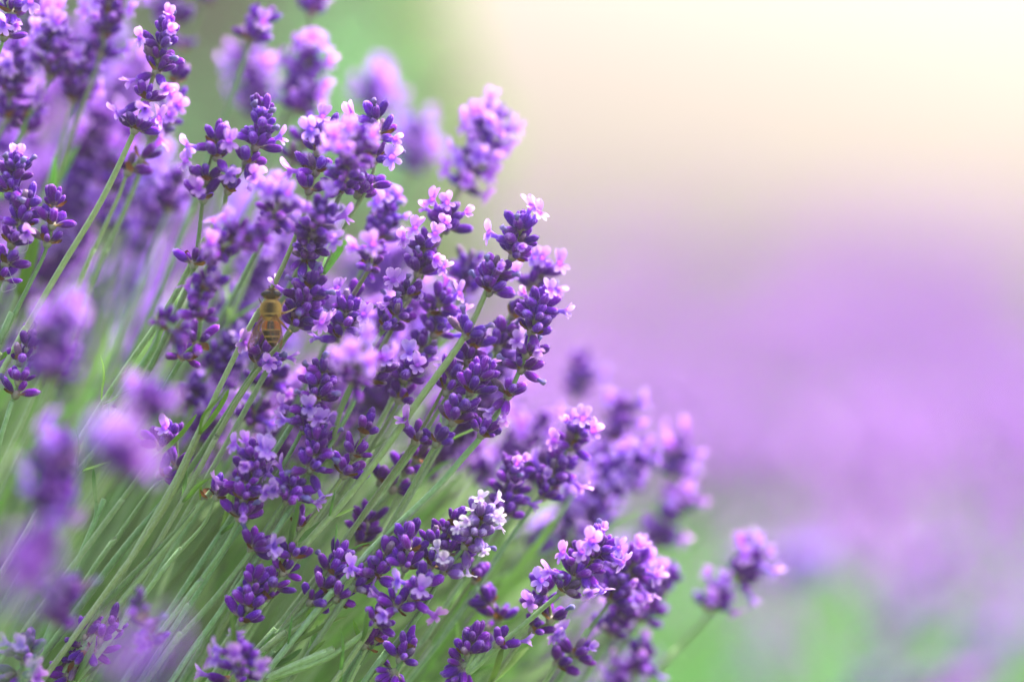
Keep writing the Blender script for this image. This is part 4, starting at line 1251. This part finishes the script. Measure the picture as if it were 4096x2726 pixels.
# ------------------------------------------------------------------ hoverfly
def build_fly():
    K_ = WIDTH / 4096.0                                   # metres per pixel at the sharp plane
    dzf = -0.006
    org = at(1085, 1262, dzf)
    e = new_obj("hoverfly", None, None, org)
    e["label"] = "golden brown hoverfly with folded clear wings clinging beside a dark lavender head"
    e["category"] = "insect"

    def W(x, y, h=0.0):
        """pixel on the fly's own plane, h px towards the viewer (its back)"""
        return (RIGHT * ((x - 1085) * K_) + UP * (-(y - 1262) * K_) - FWD * (h * K_))

    fm = mixed_mat("hoverfly_body", 0.0, 0.75)
    prof = [(1152, 6, 5, 1089), (1157, 20, 14, 1088), (1165, 31, 21, 1087), (1176, 36, 24, 1086), (1187, 34, 23, 1086), (1194, 24, 17, 1086), (1198, 17, 13, 1086),
            (1203, 26, 20, 1085), (1211, 34, 28, 1085), (1222, 40, 33, 1084), (1236, 43, 36, 1083), (1250, 42, 36, 1083), (1262, 38, 32, 1083), (1271, 31, 26, 1083), (1277, 25, 21, 1083),
            (1281, 22, 18, 1083), (1286, 29, 19, 1084), (1294, 36, 20, 1085), (1305, 39, 21, 1085), (1318, 39, 21, 1086), (1331, 36, 20, 1087), (1344, 32, 18, 1089), (1357, 26, 15, 1090), (1369, 19, 12, 1091),
            (1379, 11, 8, 1092), (1386, 3, 3, 1093)]
    prof = catmull(np.array(prof, float), 3)
    seg = 36
    V, T = [], []
    r_ = random.Random(3)
    for (y, hw, hd, cx) in prof:
        for s in range(seg):
            a = 2 * math.pi * s / seg
            lat, up = math.cos(a), math.sin(a)
            V.append(tuple(W(cx + hw * lat, y, hd * up)))
            mid = max(0.0, up) * (1 - lat * lat)
            if y < 1197:
                c = np.array((0.20, 0.12, 0.035)) if mid < 0.6 else np.array((0.07, 0.045, 0.02))
            elif y < 1268:
                c = np.array((0.52, 0.33, 0.07)) * (1 - mid) + np.array((0.055, 0.040, 0.016)) * mid
                if y < 1210 or 1252 < y < 1258:
                    c = np.array((0.50, 0.33, 0.09))
            elif y < 1283:
                c = np.array((0.55, 0.32, 0.06))
            else:
                c = np.array((0.022, 0.011, 0.005))
                if y < 1316 and abs(lat) > 0.42:
                    c = np.array((0.62, 0.17, 0.015))
                for bnd in (1319, 1345, 1366):
                    if abs(y - bnd) < 2.6:
                        c = np.array((0.60, 0.38, 0.07))
                if abs(lat) > 0.9:
                    c = np.array((0.45, 0.25, 0.06))
            T.append(c * r_.uniform(0.85, 1.15))
    n = len(prof)
    F = []
    for i in range(n - 1):
        for s in range(seg):
            t = (s + 1) % seg
            F.append((i * seg + s, (i + 1) * seg + s, (i + 1) * seg + t, i * seg + t))
    F.append(tuple(range(seg)))
    F.append(tuple((n - 1) * seg + s for s in range(seg))[::-1])
    new_obj("body", mesh_np("body", V, F, fm, tone=np.array(T)), e)

    # eyes
    em, nt, out = nodes_of("hoverfly_eye")
    p = N(nt, "ShaderNodeBsdfPrincipled")
    tc = N(nt, "ShaderNodeTexCoord")
    nz = N(nt, "ShaderNodeTexNoise")
    nz.inputs["Scale"].default_value = 900
    nt.links.new(tc.outputs["Object"], nz.inputs["Vector"])
    rp = ramp(nt, [(0.35, (0.010, 0.007, 0.006)), (0.7, (0.035, 0.020, 0.015))])
    nt.links.new(nz.outputs["Fac"], rp.inputs[0])
    nt.links.new(rp.outputs[0], p.inputs["Base Color"])
    p.inputs["Roughness"].default_value = 0.18
    p.inputs["Coat Weight"].default_value = 0.5
    nt.links.new(p.outputs[0], out.inputs[0])
    for sx in (-1, 1):
        V, F, K = lathe([(-1 + 2 * i / 10, math.sqrt(max(0.0, 1 - (-1 + 2 * i / 10) ** 2)) + 0.01) for i in range(11)], 18)
        tilt = R(-20 * sx)
        VV = []
        for x, y, z in V:
            u = x * 20
            v = y * 11.5
            u, v = u * math.cos(tilt) - v * math.sin(tilt), u * math.sin(tilt) + v * math.cos(tilt)
            VV.append(tuple(W(1086 + sx * 22 + u, 1174 - v, 12 + z * 14)))
        new_obj("eye", mesh_np("eye", VV, F, em), e)
    # face bump and antennae
    V, F, K = lathe([(-1 + 2 * i / 8, math.sqrt(max(0.0, 1 - (-1 + 2 * i / 8) ** 2)) + 0.01) for i in range(9)], 12)
    new_obj("ocelli", mesh_np("ocelli", [tuple(W(1081 + x * 6, 1170 + y * 7, 22 + z * 6)) for x, y, z in V], F, em), e)
    dm = mixed_mat("hoverfly_limb", 0.0, 0.45)
    for sx in (-1, 1):
        path = catmull([tuple(W(1087 + 5 * sx, 1158, 14)), tuple(W(1088 + 8 * sx, 1149, 18)), tuple(W(1089 + 12 * sx, 1143, 16))], 4)
        V, F, K = tube(path, np.array([0.10, 0.10, 0.12, 0.15, 0.16, 0.15, 0.10, 0.06, 0.03]) * MM, 6, 0)
        new_obj("antenna", mesh_np("antenna", V, F, dm, tone=np.tile((0.03, 0.02, 0.012), (len(V), 1))), e)

    # legs: thick femur, thin tibia, fine tarsus
    amber, dark, cream = np.array((0.42, 0.19, 0.05)), np.array((0.06, 0.03, 0.012)), np.array((0.62, 0.45, 0.22))
    legs = [([(1112, 1255, -6), (1132, 1252, 2), (1150, 1247, 4), (1170, 1238, 2), (1187, 1228, -2)], (3.4, 4.6, 3.2, 2.4, 1.4), (dark, amber, cream, cream, dark)),
            ([(1108, 1272, -8), (1128, 1292, 0), (1146, 1312, 2), (1160, 1322, 0), (1168, 1330, -6)], (4.0, 5.0, 3.6, 2.6, 1.4), (amber, amber, dark, cream, dark)),
            ([(1110, 1225, -12), (1124, 1222, -8), (1132, 1212, -6), (1138, 1203, -6), (1143, 1196, -8)], (3.0, 3.4, 2.6, 2.0, 1.2), (dark, amber, cream, cream, dark)),
            ([(1056, 1275, -8), (1040, 1292, -2), (1034, 1315, 0), (1040, 1330, -4), (1050, 1336, -8)], (3.6, 4.4, 3.2, 2.2, 1.2), (dark, dark, amber, dark, dark)),
            ([(1062, 1300, -12), (1056, 1335, -12), (1058, 1350, -14), (1048, 1366, -16), (1040, 1376, -20)], (3.6, 3.6, 2.8, 2.2, 1.3), (dark, dark, dark, dark, dark)),
            ([(1060, 1222, -16), (1046, 1216, -16), (1040, 1206, -18), (1036, 1198, -20), (1034, 1190, -24)], (3.0, 3.0, 2.4, 1.8, 1.1), (dark, amber, dark, dark, dark))]
    for pts, rads, cols in legs:
        path = catmull([tuple(W(*q)) for q in pts], 5)
        u = np.linspace(0, 4, len(path))
        rr = np.interp(u, range(5), rads) * K_
        cc = np.stack([np.interp(u, range(5), [c[k] for c in cols]) for k in range(3)], -1)
        V, F, K = tube(path, rr, 8, 0)
        new_obj("leg", mesh_np("leg", V, F, dm, tone=np.repeat(cc, 8, axis=0)), e)

    # wings
    wm, nt, out = nodes_of("hoverfly_wing")
    L = nt.links.new
    tr = N(nt, "ShaderNodeBsdfTransparent")
    tr.inputs[0].default_value = (0.90, 0.82, 0.72, 1)
    gl = N(nt, "ShaderNodeBsdfPrincipled")
    gl.inputs["Base Color"].default_value = (0.80, 0.66, 0.55, 1)
    gl.inputs["Roughness"].default_value = 0.22
    nz = N(nt, "ShaderNodeTexNoise")
    nz.inputs["Scale"].default_value = 600
    tc = N(nt, "ShaderNodeTexCoord")
    L(tc.outputs["Object"], nz.inputs["Vector"])
    mr = N(nt, "ShaderNodeMapRange")
    mr.inputs[3].default_value = 0.04
    mr.inputs[4].default_value = 0.22
    L(nz.outputs["Fac"], mr.inputs[0])
    bp = N(nt, "ShaderNodeBump")
    bp.inputs["Strength"].default_value = 0.5
    bp.inputs["Distance"].default_value = 0.0002
    L(nz.outputs["Fac"], bp.inputs["Height"])
    L(bp.outputs[0], gl.inputs["Normal"])
    mx = N(nt, "ShaderNodeMixShader")
    L(mr.outputs[0], mx.inputs[0])
    L(tr.outputs[0], mx.inputs[1])
    L(gl.outputs[0], mx.inputs[2])
    L(mx.outputs[0], out.inputs[0])
    vein = np.array((0.22, 0.08, 0.025))
    for lead, trail in (([(1108, 1256), (1122, 1290), (1129, 1330), (1130, 1365), (1122, 1392)], [(1094, 1268), (1076, 1290), (1075, 1325), (1093, 1368), (1116, 1390)]),
                        ([(1050, 1258), (1034, 1292), (1014, 1332), (999, 1368), (997, 1394)], [(1064, 1270), (1067, 1296), (1052, 1336), (1026, 1376), (1003, 1392)])):
        A = catmull(lead, 4)
        Bc = catmull(trail, 4)
        nu = len(A)
        nv = 7
        r_ = random.Random(int(lead[0][0]))

        def hgt(i, j):
            t = i / (nu - 1)
            return 34 - 6 * t - 5 * (j / (nv - 1)) + 1.6 * math.sin(3.1 * j + i * 0.4)
        V = []
        for i in range(nu):
            for j in range(nv):
                s = j / (nv - 1)
                q = A[i] * (1 - s) + Bc[i] * s
                V.append(tuple(W(q[0], q[1], hgt(i, j))))
        F = [(i * nv + j, i * nv + j + 1, (i + 1) * nv + j + 1, (i + 1) * nv + j) for i in range(nu - 1) for j in range(nv - 1)]
        w = new_obj("wing", mesh_np("wing", V, F, wm), e)
        for j in (0, 1, 2, 3, 5):
            i1 = nu if j in (0,) else nu - r_.randint(1, 4)
            path = np.array([V[i * nv + j] for i in range(i1)]) - np.array(FWD) * 0.00006
            VV, FF, K = tube(path, np.full(len(path), (0.15 if j == 0 else 0.075) * MM), 5, 0)
            new_obj("vein", mesh_np("vein", VV, FF, dm, tone=np.tile(vein, (len(VV), 1))), w)
        for i in (5, 8, 11):
            path = np.array([V[i * nv + j] for j in range(1, nv - 1)]) - np.array(FWD) * 0.00006
            VV, FF, K = tube(path, np.full(len(path), 0.065 * MM), 5, 0)
            new_obj("vein", mesh_np("vein", VV, FF, dm, tone=np.tile(vein, (len(VV), 1))), w)

    # fur on thorax, face and flanks
    HV, HF, HT = [], [], []
    r_ = random.Random(9)
    for k in range(2600):
        i = r_.randrange(len(prof))
        y, hw, hd, cx = prof[i]
        if not (1199 < y < 1286 or (1188 < y < 1197) or (1286 < y < 1330 and r_.random() < 0.15)):
            continue
        a = r_.uniform(0, 2 * math.pi)
        lat, up = math.cos(a), math.sin(a)
        if up > 0.45 and r_.random() < 0.85:
            continue
        b = W(cx + hw * lat, y, hd * up)
        nrm = (RIGHT * lat - FWD * up - UP * 0.35 + Vector((r_.gauss(0, .25), r_.gauss(0, .25), r_.gauss(0, .25)))).normalized()
        sd_ = nrm.orthogonal().normalized() * 0.035 * MM
        ln = r_.uniform(0.35, 0.75) * MM
        o = len(HV)
        HV += [tuple(b + sd_), tuple(b - sd_), tuple(b + nrm * ln)]
        HF.append((o, o + 1, o + 2))
        c = np.array((0.70, 0.48, 0.15)) * r_.uniform(0.6, 1.3)
        HT += [c, c, c]
    h = new_obj("fur", mesh_np("fur", HV, HF, fm, tone=np.array(HT), smooth=False), e)
    h["kind"] = "stuff"


build_fly()


# ------------------------------------------------------------------ summer haze over the field
hm, nt, out = nodes_of("summer_haze")
pv = N(nt, "ShaderNodeVolumePrincipled")
pv.inputs["Color"].default_value = (0.60, 0.53, 0.45, 1)
pv.inputs["Density"].default_value = 0.095
pv.inputs["Anisotropy"].default_value = 0.6
nt.links.new(pv.outputs[0], out.inputs["Volume"])
hb = 430.0
HV = [(sx * hb, sy, z) for z in (-1.1, 5.0) for sx, sy in ((-1, -hb), (1, -hb), (1, hb), (-1, hb))]
HF = [(3, 2, 1, 0), (4, 5, 6, 7), (0, 1, 5, 4), (1, 2, 6, 5), (2, 3, 7, 6), (3, 0, 4, 7)]
o = new_obj("haze", mesh_np("haze", HV, HF, hm, smooth=False))
o["kind"] = "stuff"
